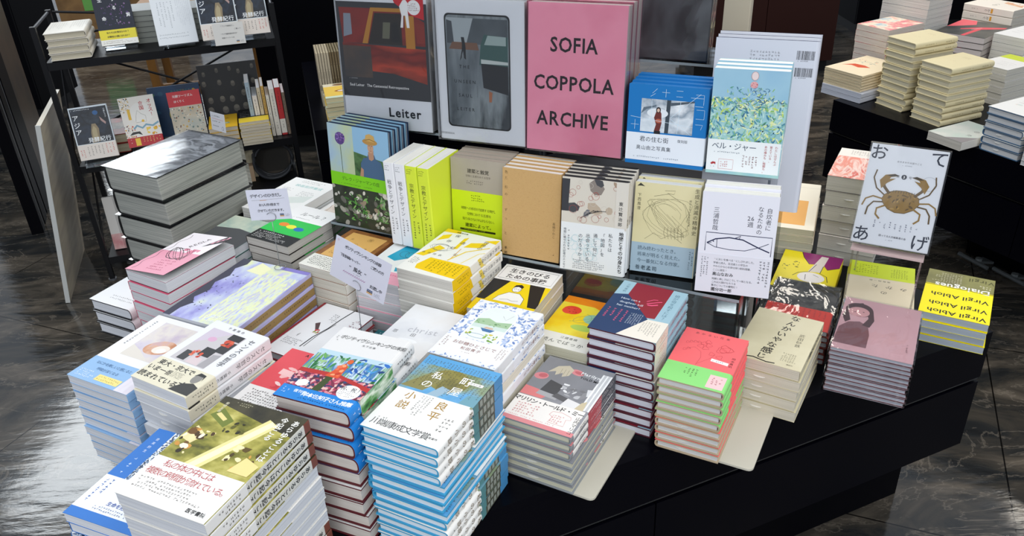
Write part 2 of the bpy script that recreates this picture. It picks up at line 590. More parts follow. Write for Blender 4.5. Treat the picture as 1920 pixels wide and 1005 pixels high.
# ------------------------------------------------------------------ floor
def floor_material():
    m, n, l, b = new_mat('dark_marble')
    mp = coords(n, l, (1, 1, 1))
    big = n.new('ShaderNodeTexNoise')
    big.inputs['Scale'].default_value = 2.2
    big.inputs['Detail'].default_value = 9
    big.inputs['Roughness'].default_value = .62
    big.inputs['Distortion'].default_value = 1.2
    mp2 = coords(n, l, (1.0, 2.4, 1), (0, 0, .5))
    l.new(mp2.outputs[0], big.inputs['Vector'])
    r = ramp_nodes(n, l, big.outputs[0], [(.28, '#121315'), (.42, '#262727'), (.52, '#3d3933'), (.62, '#554e45'), (.78, '#786e61')])
    ds = n.new('ShaderNodeTexNoise')
    ds.inputs['Scale'].default_value = 1.6
    ds.inputs['Detail'].default_value = 10
    ds.inputs['Roughness'].default_value = .6
    ds.inputs['Distortion'].default_value = 2.2
    l.new(mp2.outputs[0], ds.inputs['Vector'])
    d1 = n.new('ShaderNodeMath')
    d1.operation = 'SUBTRACT'
    d1.inputs[1].default_value = .5
    l.new(ds.outputs[0], d1.inputs[0])
    d2 = n.new('ShaderNodeMath')
    d2.operation = 'ABSOLUTE'
    l.new(d1.outputs[0], d2.inputs[0])
    ml = n.new('ShaderNodeMapRange')
    ml.inputs[1].default_value, ml.inputs[2].default_value = 0, .014
    ml.inputs[3].default_value, ml.inputs[4].default_value = .28, 0
    l.new(d2.outputs[0], ml.inputs[0])
    mx = n.new('ShaderNodeMix')
    mx.data_type = 'RGBA'
    l.new(ml.outputs[0], mx.inputs[0])
    l.new(r.outputs[0], mx.inputs[6])
    mx.inputs[7].default_value = lin('#94897b')
    br = n.new('ShaderNodeTexBrick')
    br.offset = 0
    br.inputs['Scale'].default_value = 1
    br.inputs['Brick Width'].default_value = .9
    br.inputs['Row Height'].default_value = .9
    br.inputs['Mortar Size'].default_value = .0022
    br.inputs['Color1'].default_value = br.inputs['Color2'].default_value = (1, 1, 1, 1)
    br.inputs['Mortar'].default_value = (.1, .1, .1, 1)
    mp3 = coords(n, l, (1, 1, 1), (0, 0, rad(23)), (.35, .1, 0))
    l.new(mp3.outputs[0], br.inputs['Vector'])
    mm = n.new('ShaderNodeMix')
    mm.data_type = 'RGBA'
    mm.blend_type = 'MULTIPLY'
    mm.inputs[0].default_value = 1
    l.new(mx.outputs[2], mm.inputs[6])
    l.new(br.outputs[0], mm.inputs[7])
    l.new(mm.outputs[2], b.inputs['Base Color'])
    b.inputs['Roughness'].default_value = .10
    b.inputs['Specular IOR Level'].default_value = .55
    wv = n.new('ShaderNodeTexNoise')
    wv.inputs['Scale'].default_value = 1
    wv.inputs['Detail'].default_value = 5
    mp4 = coords(n, l, (7, 26, 1), (0, 0, rad(-14)))
    l.new(mp4.outputs[0], wv.inputs['Vector'])
    bp = n.new('ShaderNodeBump')
    bp.inputs['Strength'].default_value = .10
    bp.inputs['Distance'].default_value = .012
    l.new(wv.outputs[0], bp.inputs['Height'])
    l.new(bp.outputs[0], b.inputs['Normal'])
    return m
fb = MB()
fb.box((-9, -1.5, -.05), (9, 16, 0), floor_material())
fl = fb.build('floor')
fl['kind'] = 'structure'

# ------------------------------------------------------------------ black shop fixtures
BLACK = C('#04040a', .30, .14)
BLACK2 = C('#050509', .42, .06)
TRIM = C('#8d9298', .22, .5, 1.0)
def fixture(name, corner, ang, length, depth, label, cat, top=.58, recess=.13, right=0.0):
    """low display base: top slab, two fascia boards with a groove and metal trim, recessed plinth.
    corner = front right corner, ang = direction of the front edge (pointing right)"""
    t = thing(name, label, cat, None, Tm(corner[0], corner[1], 0) @ Rz(rad(ang)))
    L, D = length, depth
    MB().box((-L, 0, top - .018), (0, D, top), BLACK).build('table_top', t)
    u = MB()
    u.box((-L, 0, .462), (0, D, top - .0182), BLACK)
    u.build('upper_fascia', t)
    w = MB()
    w.box((-L + .01, .012, .450), (-.01, D - .012, .4619), BLACK2)
    w.build('groove', t)
    tr = MB()
    tr.box((-L + .002, .003, .4555), (-.002, .0119, .4585), TRIM)
    tr.box((-.0119, .012, .4555), (-.003, D - .012, .4585), TRIM)
    tr.build('metal_trim', t)
    n = max(1, round(L / .85))
    for i in range(n):
        a, b = -L + i * L / n, -L + (i + 1) * L / n
        MB().box((a + .0015, 0, .272), (b - .0015, D, .4499), BLACK).build('drawer_front', t)
    MB().box((-L + recess, recess, 0), (-right, D - recess, .2719), BLACK2).build('plinth', t)
    return t
fixture('display_table', (1.0145, 1.4415), 22.5, 1.66, 1.38, 'low black display table covered with stacks of books', 'table')
fixture('display_table', (1.93, 1.57), -64, 1.58, 1.1, 'black display table at the right back holding cream coloured books', 'table', recess=.40, right=.40)
fixture('display_table', (.19, 3.14), 14, .92, 1.0, 'black display table behind the centre books with a yellow stack', 'table')

# ------------------------------------------------------------------ clear acrylic steps
ACR = ACRYLIC('#cfd4d8', .07)
EDGE = C('#8f9aa0', .15, .6)
def riser(x, y, z, L, D, base, ang, label, front=True):
    """acrylic step; (x, y) = front right foot, z = top"""
    t = thing('acrylic_riser', label, 'display stand', None, Tm(x, y, base) @ Rz(rad(ang)))
    h = z - base
    MB().box((-L, 0, h - .005), (0, D, h), ACR).build('shelf_panel', t)
    if front: MB().box((-L, .0002, .0), (0, .005, h - .0052), ACR).build('front_panel', t)
    MB().box((-.005, .0052, .0), (0, D, h - .0052), ACR).build('side_panel', t)
    MB().box((-L, .0052, .0), (-L + .005, D, h - .0052), ACR).build('side_panel', t)
    e = MB()
    e.box((-L, -.0012, h - .0052), (0, -.0002, h + .0002), EDGE)
    e.build('front_edge', t)
    return t
riser(.418, 1.297, .78, .93, .110, .5802, -27, 'lower clear acrylic step under the front row of standing books')
riser(.484, 1.398, .98, .955, .100, .5802, -27, 'higher clear acrylic step under the tall photo books', False)
riser(.590, 1.652, 1.10, .62, .14, .5802, -27, 'rear clear acrylic step under the dark wrapped book', False)

# white boards laid under two of the stacks
def board(x, y, yaw, w, h, t, label):
    m = MB()
    r = .010
    p = []
    for cx, cy, a0 in ((w / 2 - r, h / 2 - r, 0), (-w / 2 + r, h / 2 - r, 90), (-w / 2 + r, -h / 2 + r, 180), (w / 2 - r, -h / 2 + r, 270)):
        for k in range(5):
            a = rad(a0 + 22.5 * k)
            p.append((cx + r * math.cos(a), cy + r * math.sin(a)))
    m.prism(p, 0, t, C('#c9c4b4', .5))
    o = m.build('display_board')
    o.location = (x, y, .5802)
    o.rotation_euler = (0, 0, rad(yaw))
    tag(o, label, 'board')
board(.095, 1.135, -29.8, .165, .20, .004, 'off-white board under the grey and pink book stack')
board(.368, 1.178, -28.9, .165, .182, .004, 'off-white board under the coral and green book stack')

# ------------------------------------------------------------------ folding rack at the left
RK = Tm(-1.605, 2.915, 0) @ Rz(rad(16))
RM = C('#0b0b0f', .45, .3)
RL, RD = .80, .30
rk = thing('folding_rack', 'black metal folding shelf rack with cross braces left of the table', 'shelf', None, RK)
for px in (0, RL):
    for py in (0, RD):
        MB().box((px - .009, py - .009, .006), (px + .009, py + .009, 1.0), RM).build('post', rk)
        f = MB()
        f.prism([(px + .016 * math.cos(k * math.pi / 6), py + .016 * math.sin(k * math.pi / 6)) for k in range(12)], 0, .0058, C('#5a5c60', .4))
        f.build('foot', rk)
for z in (.10, .485, .875):
    s = MB()
    s.box((.0095, -.008, z - .028), (RL - .0095, RD + .008, z), RM)
    s.build('shelf_board', rk)
for px in (0, RL):
    MB().tube([(px, .0, .992), (px, RD, .992)], .006, C('#26262b', .35)).build('top_rail', rk)
    b = MB()
    b.tube([(px, .012, .12), (px, RD - .012, .47)], .004, RM)
    b.tube([(px, .012, .51), (px, RD - .012, .86)], .004, RM)
    b.build('side_brace', rk)
b = MB()
for za, zb in ((.51, .85), (.12, .46), (.89, .99)):
    b.tube([(.012, RD + .003, za), (RL - .012, RD + .003, zb)], .0045, RM)
    b.tube([(.012, RD + .012, zb), (RL - .012, RD + .012, za)], .0045, RM)
b.build('cross_brace', rk)

# panel leaning beside the rack
pb = MB()
pm = RK @ Tm(-.10, -.02, 0)
t = thing('side_panel', 'tall beige metallic panel with white edge standing left of the rack', 'panel', None, Tm(-1.70, 2.742, .0005) @ Rz(rad(107)) @ Rx(rad(8)))
MB().box((.004, 0, 0), (.47, .016, .70), NOISE(['#a89c88', '#bdb19b', '#cdc0a4', '#b3a792'], 3, (.6, 1, 5), detail=2, rough=.25, spec=.5)).build('sheet', t)
MB().box((0, .0, 0), (.0038, .016, .703), C('#c9cac6', .4)).build('front_edge', t)

# items on the lowest rack shelf
def rk_at(s, d, z, a=0): return RK @ Tm(s, d, z) @ Rz(rad(a))
t = thing('poster_board', 'white and red boxed board with green sticker on the lowest rack shelf', 'board', None, rk_at(.10, .05, .1035, 0) @ Rx(rad(-8)))
pb = MB()
pb.box((-.07, 0, 0), (.075, .016, .215), C('#dcd8d2'))
a = Art(pb, .145, .215, lambda x, y, l: (-.07 + x, -.0003 - l * .0001, y))
a.rect(0, .0, 1, .30, NOISE(['#c9737a', '#e0b8b4', '#d7d2cc'], 14))
a.ell(.85, .34, 17, 17, '#7fc94a')
a.greek(.76, .30, .94, .38, 2, '#2c5a1c', fill=.6)
pb.build('panel', t)
t = thing('coiled_cable', 'black power cable coiled on the lowest rack shelf', 'cable', None, rk_at(.70, .05, .2805))
cb = MB()
pts = []
for i in range(150):
    a = 2 * math.pi * i / 38
    r = .078 + .003 * math.sin(i * .31)
    pts.append((r * math.cos(a), .012 + .0135 * (i / 38) + .002 * math.sin(i * .7), .0905 + r * .97 * math.sin(a) * (1 + .02 * math.sin(i * .2))))
cb.tube(pts, .0062, C('#3c3e42', .35, .5), 8)
cb.build('cord', t, True)
MB().box((-.104, .012, .018), (-.082, .048, .085), C('#b59a7c', .5)).build('plug', t)
t = thing('speaker_box', 'dark grey box behind the coiled cable on the rack', 'box', None, rk_at(.685, .215, .2805))
bx = MB()
bx.box((-.085, -.05, 0), (.085, .05, .17), NOISE(['#4a4640', '#6a6258'], 6))
bx.build('case', t)
MB().box((-.075, -.0522, .012), (.075, -.0502, .158), C('#474440', .6)).build('front_panel', t)
t = thing('equipment_box', 'wide black equipment box on the lowest rack shelf under the cable', 'box', None, rk_at(.655, .16, .1003))
MB().box((-.13, -.135, .006), (.13, .13, .18), C('#17171a', .5)).build('case', t)
MB().box((-.12, -.1375, .02), (.12, -.1352, .165), C('#232326', .6)).build('front_grille', t)
for fx in (-.11, .11):
    for fy in (-.11, .11): MB().box((fx - .012, fy - .012, 0), (fx + .012, fy + .012, .0058), C('#0c0c0e', .6)).build('foot', t)
pg = MB()
N_ = 9
vs, fs = [], []
rr = random.Random(4)
for j in range(N_):
    for i in range(N_):
        vs.append((.09 * i / (N_ - 1), .012 * math.sin(i * 1.1 + j) + rr.uniform(-.004, .004), .13 * j / (N_ - 1)))
for j in range(N_ - 1):
    for i in range(N_ - 1):
        k = j * N_ + i
        fs.append((k, k + 1, k + N_ + 1, k + N_))
pg.add(vs, fs, C('#d9cdae', .5))
o = pg.build('crumpled_paper', None, True)
setm(o, rk_at(.540, .140, .2815))
tag(o, 'crumpled cream paper standing on the lowest rack shelf by the cable', 'paper')

# ------------------------------------------------------------------ back of the shop
def cabinet(label, x0, y0, x1, y1, h, mat, ang=0, name='storage_cabinet', plinth=True):
    t = thing(name, label, 'cabinet', None, Tm(x0, y0, 0) @ Rz(rad(ang)))
    w, d = x1 - x0, y1 - y0
    z0 = .07 if plinth else 0
    if plinth: MB().box((.02, .03, 0), (w - .02, d - .02, z0 - .0002), C('#0b0b0d', .5)).build('plinth', t)
    MB().box((0, .018, z0), (w, d, h), mat).build('carcass', t)
    n = max(1, round(w / .6))
    for i in range(n):
        o = MB().box((w * i / n + .002, 0, z0 + .004), (w * (i + 1) / n - .002, .0178, h - .004), mat).build('door', t)
        hd = MB().box((w * (i + .5) / n - .05, -.012, h * .55), (w * (i + .5) / n + .05, -.0002, h * .55 + .008), TRIM).build('handle', o)
    return t
BROWN = C('#2b130f', .5, .2)
cabinet('dark red-brown cabinet at the back behind the white photo book', 1.22, 5.25, 2.12, 5.75, 1.9, BROWN)
cabinet('black cabinet in the far right aisle behind the brown one', 2.62, 6.15, 4.2, 6.9, 1.9, BLACK2)
cabinet('tall black cabinet behind the rack and centre table', -1.27, 4.3, .5, 4.8, 1.7, BLACK2)
# frame of black and grey uprights at the far left
fr = thing('partition_frame', 'black partition with grey metal uprights at the far left', 'partition', None, Tm(-2.10, 3.38, 0) @ Rz(rad(112)))
MB().box((0, 0, 0), (.05, .05, 2.2), BLACK2).build('upright', fr)
MB().box((.0502, .004, 0), (.10, .05, 2.2), C('#5b5e62', .35)).build('upright', fr)
MB().box((.1002, 0, 0), (.19, .05, 2.2), BLACK2).build('upright', fr)
MB().box((.1902, .004, 0), (.235, .05, 2.2), C('#53565b', .35)).build('upright', fr)
MB().box((.2352, 0, 0), (.45, .05, 2.2), BLACK2).build('upright', fr)
MB().box((.4502, .01, 0), (1.0, .04, 2.2), NOISE(['#2b221a', '#4d3c2a', '#3a2e22'], 3)).build('panel', fr)
cabinet('tall black cabinet behind the rack at the far left', -3.45, 5.0, -2.85, 5.5, 1.9, BLACK2)
WOOD = NOISE(['#7a5327', '#94662f', '#6b4720'], 12, (1, 1, .12), rough=.5)
def crate(x, y, ang, w, d, h, label):
    t = thing('wooden_trestle', label, 'stand', None, Tm(x, y, 0) @ Rz(rad(ang)))
    for px in (0, w):
        for py in (0, d): MB().box((px, py, 0), (px + .05, py + .05, h), WOOD).build('leg', t)
    MB().box((-.01, -.01, h + .0002), (w + .06, d + .06, h + .035), WOOD).build('top_board', t)
    MB().box((.0502, .01, .12), (w - .0002, .035, .20), WOOD).build('rail', t)
crate(-2.12, 4.95, 10, .62, .4, .62, 'orange-brown wooden trestle seen through the rack')
t = thing('cardboard_box', 'brown cardboard box with green patch behind the top of the rack', 'box', None, Tm(-3.5, 6.8, 0) @ Rz(rad(8)))
MB().box((0, 0, 0), (.9, .5, .52), NOISE(['#5c442c', '#8a6a44', '#705236'], 4)).build('carton', t)
MB().box((.2, -.004, .30), (.42, -.0002, .48), C('#6aa653')).build('green_patch', t)

# folded metal feet under the right table
def foot_bracket(x, y, a, label):
    t = thing('floor_bracket', label, 'bracket', None, Tm(x, y, 0) @ Rz(rad(a)))
    m = C('#5b6062', .45, .4)
    MB().prism([(0, 0), (.045, .075), (.12, .07), (.075, .012)], .002, .012, m).build('wing_plate', t)
    MB().tube([(-.055, .055, .010), (.03, -.045, .010)], .008, m, 8).build('bar', t)
    MB().prism([(.006 + .012 * math.cos(k * math.pi / 4), .004 + .012 * math.sin(k * math.pi / 4)) for k in range(8)], .0122, .024, C('#7d8385', .3)).build('bolt', t)
foot_bracket(1.765, 2.71, -20, 'grey winged metal bracket on the floor by the right table, nearer the yellow book')
foot_bracket(1.832, 2.585, -20, 'grey winged metal bracket on the floor at the right edge of the view')
# ================================================================== book designs on the display table
K = '#1c1c1e'
PB, HC, AB, MG = 'paperback_book', 'hardcover_book', 'photo_book', 'magazine'
CREAMP = PAGES('#ece6d6', '#d0c8b2')
COOLP = PAGES('#e4e5e8', '#c6c8ce')
GREYP = PAGES('#c9cbcd', '#9a9da1', 1500)
OLIVEP = PAGES('#d6d2bc', '#b6b29a')

# --- A: gold classroom
def fA(a):
    a.rect(0, 0, 1, 1, NOISE(['#3a3a18', '#7c7a2c', '#a8a04a', '#c9c070'], 26, (1, 1.6, 1)))
    a.poly([(0, .93), (1, .80), (1, 1), (0, 1)], NOISE(['#26241a', '#4a4530'], 30))
    a.poly([(.30, .36), (.47, .36), (.80, .86), (.66, .90)], '#e9dc96')
    a.poly([(.34, .36), (.42, .36), (.76, .86), (.70, .89)], '#f6efc2')
    a.poly([(.05, .80), (.30, .72), (.34, .80), (.12, .89)], '#6f7a2e')
    a.poly([(.10, .82), (.24, .775), (.26, .80), (.13, .845)], '#e6d48c')
    a.poly([(.0, .55), (.16, .52), (.22, .62), (.06, .68)], '#f0d9a0')
    a.blobs(24, .02, .40, .30, .66, 3, 9, ['#4a3212', '#c98f3c', '#f2dca6', '#6d4a1c', '#fff3cf', '#2e2410'], 5)
    a.blobs(16, .60, .40, .95, .62, 3, 8, ['#4a3a14', '#cf9a44', '#f6e2ae', '#5d4a1c'], 6)
    a.blobs(10, .30, .68, .56, .80, 2, 5, ['#2a2712', '#5d5a20'], 7)
    a.poly([(.74, .40), (.96, .40), (.98, .50), (.80, .54)], '#f1d78f')
    a.txt('あらゆることは', .93, .955, 12.5, '#f4f2ea', True, b=1)
    a.txt('今起こる', .80, .955, 12.5, '#f4f2ea', True, b=1)
    a.txt('柴崎友香', .10, .95, 6, '#e2dcc0', True)
    a.greek(.18, .94, .45, .98, 2, '#b9b494')
def oA(a):
    a.txt('私の体の中には', .42, .315, 14, '#b4494b', sp=.86)
    a.txt('複数の時間が流れている。', .50, .235, 13.5, '#b4494b', sp=.84)
    a.greek(.06, .08, .92, .185, 4, '#9a948e', seed=4)
    a.txt('医学書院', .84, .05, 7.5, K, b=1)
def sA(a):
    a.txt('あらゆることは今起こる', .5, .92, 11, K, True, b=1, sp=1.02)
    a.txt('柴崎友香', .5, .30, 7, K, True)
def soA(a):
    a.greek(.2, .08, .8, .30, 2, '#6c6862', True)
A = make_book(PB, .148, .21, .0213, cover='#d9d5c8', front=fA, spine=sA, obi=(0, .36, '#efece7', oA, soA), pages=PAGES('#dadbde', '#bcbec4'),
              segs=[(0, .94, '#d8d5cb'), (.94, 1, '#7a4334')], slip=True)
stack(A, -.414, .857, .857, -25.3, 13, 'gold classroom paperback', 'the near left pile', 'book', 'gold paperbacks in the near left pile', '....' + 'fffff....')

# --- GG: blue book at the lower left
def fG2(a):
    a.rect(0, 0, .26, 1, '#2f74c4')
    a.rect(.26, .40, 1, 1, CELLS(['#e8ecf0', '#2d3b52', '#8fa2b8', '#f6f6f4', '#445a78'], 420))
    a.txt('音楽的生', .13, .90, 6, '#dfe8f2', True, sp=1.5)
    a.greek(.08, .40, .18, .66, 1, '#cfe0f2', True, seed=8)
    a.rect(0, 0, 1, .085, '#2f74c4')
def oG2(a):
    a.greek(.05, .13, .12, .40, 1, '#3a67b0', True, seed=2)
    a.greek(.13, .16, .19, .40, 1, '#3a67b0', True, seed=3)
    a.txt('「ここに」', .52, .34, 10.5, '#33519c', b=1)
    a.txt('この星', .55, .245, 8.5, '#33519c')
    a.txt('生命を抱擁し', .55, .185, 8, '#33519c', b=1)
    a.greek(.25, .10, .95, .15, 2, '#6f7fa6')
GG = make_book(PB, .13, .188, .0187, cover='#2f74c4', front=fG2, obi=(.085, .43, '#eef0f2', oG2, None), pages=COOLP)
stack(GG, -.538, .909, .767, -23.5, 7, 'blue paperback', 'the leftmost near pile', 'book', 'blue paperbacks left of the gold pile', '.fff...')

# --- B: white essay with black and red painting
def fB(a):
    a.rect(.12, .36, .74, .89, '#c9c3c4')
    a.poly([(.12, .62), (.50, .89), (.12, .89)], '#cfc3cf')
    a.ell(.32, .74, 9, 7, '#d8a9c4')
    for p, c in (([(.50, .80), (.72, .80), (.72, .89), (.50, .89)], '#2b2b2d'), ([(.55, .60), (.73, .60), (.73, .78), (.55, .78)], '#343436'),
                 ([(.40, .50), (.60, .50), (.60, .63), (.40, .63)], '#2d2d2f'), ([(.20, .38), (.34, .38), (.34, .52), (.20, .52)], '#3a3a3c'),
                 ([(.60, .37), (.74, .37), (.74, .58), (.62, .56)], '#a6a2a4'), ([(.38, .37), (.60, .37), (.56, .47), (.40, .48)], '#d9c7c8')): a.poly(p, c)
    a.blobs(9, .52, .70, .68, .80, 4, 8, ['#c9482f', '#d8603c', '#b83a28'], 3)
    a.blobs(8, .30, .46, .48, .56, 4, 7, ['#d4553a', '#e0795a', '#c23c2a'], 4)
    a.txt('千葉雅也', .48, .945, 7, '#55565a', sp=1.5)
    a.txt('センスの哲学', .87, .90, 14.5, '#3b3c40', True, sp=.98)
def oB(a):
    a.txt('東大・京大で', .40, .275, 14, K, b=1)
    a.txt('いま一番', .24, .185, 14, K, b=1)
    a.txt('読まれている', .36, .085, 15, K, b=1)
    a.txt('本', .76, .10, 19, K, b=1)
    a.greek(.46, .15, .68, .23, 5, '#4a4a46', seed=5)
    a.ell(.84, .23, 9, 12, '#8d8a84')
    a.poly([(.66, .02), (1, .02), (1, .14), (.88, .17), (.74, .13)], '#3a3936')
    a.poly([(.76, .25), (.80, .31), (.91, .30), (.93, .22), (.90, .27), (.80, .27)], '#2a2927')
def sB(a):
    a.txt('センスの哲学', .5, .93, 11, '#46474b', True, sp=1.05)
    a.txt('千葉雅也', .5, .50, 8, '#46474b', True)
def soB(a): a.greek(.25, .05, .75, .95, 2, '#4a4a44', True)
B = make_book(PB, .13, .188, .0245, cover='#e9e9ea', front=fB, spine=sB, obi=(0, .335, '#e4dcc2', oB, lambda a: a.greek(.25, .03, .75, .30, 2, '#4a4a44', True)), pages=COOLP, slip=True)
stack(B, -.524, 1.163, .801, -31, 9, 'white paperback with red-black painting', 'its pile', 'book', 'white paperbacks with a red and black painting', '..ffff...', jit=.004)

# --- C: pale blue banded book
def fC(a):
    a.rect(.24, .40, 1, .93, NOISE(['#b9aec6', '#d2c9d2', '#ddd4cc', '#c4b4c2'], 18))
    a.ell(.62, .60, 31, 21, NOISE(['#b8764e', '#c98c66', '#d8ac90', '#c8a8b2'], 40), rot=.4)
    a.ell(.66, .585, 17, 12, '#efe2d4', rot=.4)
    a.ell(.68, .57, 9, 7, '#fbf6ea', rot=.4)
    a.poly([(.24, .40), (.70, .40), (.45, .50), (.24, .56)], '#ddd5ca')
    a.greek(.07, .42, .15, .92, 1, '#5d5f66', True, .7, seed=12)
def oC(a):
    a.rect(.78, 0, 1, .30, '#eceaec')
    a.rect(.78, .0, 1, .30, NOISE(['#e9e4e8', '#d7cdd8'], 60, (1, .2, 1)))
    a.txt('なにかを美しいと感じると', .42, .235, 8.4, '#2f5a8a', sp=.86)
    a.txt('呼吸が深くなる', .42, .165, 8.4, '#2f5a8a', sp=.9)
    a.rect(.38, .04, .76, .115, '#f0dc86')
    a.greek(.40, .05, .74, .105, 2, '#b39a3a', seed=2)
    a.greek(.06, .03, .34, .13, 4, '#e9f0f7', seed=7)
def sC(a): a.greek(.3, .45, .7, .9, 1, '#5d6a7a', True, .7)
CC_ = make_book(PB, .147, .208, .0185, cover='#eceaea', board='#8fb7de', front=fC, spine=sC, obi=(0, .30, '#8fb6dd', oC, lambda a: a.greek(.3, .05, .7, .26, 2, '#2c4a6a', True)), pages=COOLP)
stack(CC_, -.667, 1.247, .765, -27.7, 10, 'pale blue banded paperback', 'the left edge pile', 'book', 'pale blue banded paperbacks at the left edge', '', jit=.004)

# --- FF: red book between
def fFF(a):
    a.rect(0, .40, 1, 1, '#e2525a')
    a.blobs(9, .25, .42, .80, .86, 7, 16, ['#f2b9b6', '#e2525a', '#f6d2cf', '#d23e48'], 21, (.3, .6))
    a.poly([(.2, .62), (.9, .58), (.95, .66), (.2, .70)], '#f3c3c0')
    a.txt('A Seventh', .30, .95, 10, K, rot=0, al='l', b=1)
    a.greek(.10, .10, .9, .36, 8, '#6a6462', seed=3)
FFb = make_book(PB, .13, .188, .02, cover='#efece8', front=fFF, pages=COOLP)
stack(FFb, -.393, 1.136, .755, -27, 4, 'red faced paperback', 'the sunken pile by the painting', 'book', 'red faced paperbacks in a sunken pile')

# --- D: thick hardcover with forest painting
def fD(a):
    a.rect(0, .15, 1, .66, NOISE(['#1f5a34', '#3f8a4a', '#cfe0e6', '#2f6fb0', '#7fb06a', '#e9efe9'], 34, (2.6, .35, 1)))
    a.rect(0, .60, 1, .66, '#b9d3de')
    a.blobs(30, .55, .40, 1, .64, 4, 10, ['#2458a6', '#2f6fc0', '#1d3f7a', '#4a9ad0'], 9, (.25, .5))
    a.blobs(26, .05, .38, .55, .62, 4, 11, ['#3f8a4a', '#6aa858', '#22643a', '#9cc486'], 10, (.2, .4))
    a.rect(0, .15, 1, .37, CELLS(['#7a2440', '#b03a5a', '#3a2a58', '#d8848e', '#5a1f2c', '#e2b7ae', '#24406a'], 230))
    a.poly([(.0, .33), (.55, .35), (1, .26), (1, .31), (.5, .395), (0, .38)], '#b52f2c')
    a.poly([(.36, .15), (.46, .15), (.48, .36), (.40, .36)], '#3d4a22')
    a.poly([(.36, .34), (.54, .34), (.53, .50), (.47, .54), (.42, .46)], '#d8532c')
    a.blobs(8, .40, .36, .52, .52, 3, 6, ['#e8734a', '#f0a070', '#c23c22'], 3)
    a.ell(.505, .565, 5, 6, '#d9622f')
    a.txt('ポジティヴシンキングの末裔', .55, .865, 11, '#3b3b3d', sp=.86)
    a.txt('木下古栗', .55, .80, 5.5, '#55565a', sp=1.2)
    a.greek(.04, .80, .13, .88, 3, '#8a8a8c')
    a.ell(.80, .215, 19, 17, '#f6f4f2')
    a.txt('祝、祝！', .80, .255, 9, K, b=1)
    a.greek(.68, .155, .92, .235, 4, '#6a6668', seed=6)
    a.poly([(.12, .17), (.18, .155), (.26, .18), (.26, .235), (.19, .25), (.12, .225)], '#f4f6f8')
def oD(a):
    a.txt('岸本佐知子さん推薦', .63, .085, 11, '#f6f8fa', b=1, sp=.88)
    a.txt('復刊作', .27, .10, 7.5, '#eaf2fa', b=1)
    a.greek(.30, .02, .95, .045, 1, '#0f3f76', seed=2)
    a.greek(.04, .05, .15, .13, 3, '#cfe2f4')
def sD(a):
    a.rect(0, .16, 1, .64, NOISE(['#1f5a34', '#3f8a4a', '#e2ead8', '#5a9a50', '#22402c'], 40, (1, .4, 1)))
    a.greek(.2, .66, .8, .96, 2, '#3b3b3d', True, .6)
D = make_book(HC, .134, .194, .0292, True, cover='#e3e1de', board='#5a1a22', front=fD, spine=sD, obi=(0, .155, '#1f80cf', oD, lambda a: a.greek(.2, .02, .8, .14, 2, '#e9f2fa', True)), pages=PAGES('#e0d8d0', '#c4b9ae'))
stack(D, -.272, 1.062, .843, -24.2, 9, 'thick forest painting hardcover', 'its pile', 'book', 'thick hardcovers with a forest painting', '....fffff', jit=.003)

# --- E: blue and olive prize novel
def fE(a):
    a.rect(0, .5, 1, 1, NOISE(['#4c93c8', '#6aa9d4', '#8a9a7a', '#7a8a62'], 16))
    a.rect(0, .88, 1, 1, '#58a0d2')
    a.ell(.50, .74, 36, 27, NOISE(['#7c7434', '#8f8644', '#6f6a3c'], 30))
    a.poly([(0, .55), (.22, .78), (.46, .76), (.30, .55)], '#8a8450')
    a.poly([(.38, .52), (.52, .52), (.60, .64), (.48, .66)], '#9ab4c4')
    a.poly([(.80, .52), (1, .52), (1, .66), (.84, .64)], '#6f9fae')
    a.greek(.02, .54, .98, .96, 22, '#4a4a34', True, .32, seed=11)
    a.rect(.72, .765, .92, .80, '#eceae4')
    a.txt('サイン本', .82, .782, 5, K)
    for i, ch in enumerate('私の'): a.txt(ch, .32 - .035 * i, .765 - .125 * i, 20, '#f6f6f2', b=.3)
    for i, ch in enumerate('町屋'): a.txt(ch, .70 - .035 * i, .785 - .145 * i, 22, '#f6f6f2', b=.3)
def oE(a):
    for i, ch in enumerate('小説'): a.txt(ch, .235 - .0 * i, .455 - .12 * i, 20, '#a8812c', b=.3)
    for i, ch in enumerate('良平'): a.txt(ch, .665 - .0 * i, .435 - .125 * i, 21, '#a8812c', b=.3)
    a.txt('川端康成文学賞', .43, .09, 16, '#2a2a2c', sp=.9)
    a.greek(.36, .24, .52, .50, 4, '#77736a', True, .4, seed=3)
    a.greek(.80, .16, .97, .34, 4, '#55524a', seed=9)
    a.greek(.10, .13, .28, .155, 1, '#55524a')
    a.txt('受賞作', .86, .085, 5, K)
def sE(a):
    a.rect(0, .52, 1, .60, '#5d8f92')
    a.rect(0, .60, 1, .86, '#54564a')
    for i in range(4):
        a.rect(.15, .625 + .058 * i, .85, .665 + .058 * i, '#9aa096')
    a.rect(0, .86, 1, 1, '#4c93c8')
def soE(a):
    for i, ch in enumerate('私の小説'): a.txt(ch, .5, .475 - .105 * i, 12.5, '#7a6440')
    a.greek(.25, .02, .75, .10, 1, K, True)
E_ = make_book(HC, .134, .194, .0179, True, cover='#58a0d2', board='#3f9fcb', front=fE, spine=sE, obi=(0, .52, '#f1efea', oE, soE), pages=PAGES('#e4eaee', '#c6d3dc'), slip=True)
stack(E_, -.135, 1.007, .816, -28.3, 13, 'blue and white prize hardcover', 'the tall near pile', 'book', 'blue and white prize hardcovers in the tall near pile', '....ffff.....', jit=.002)

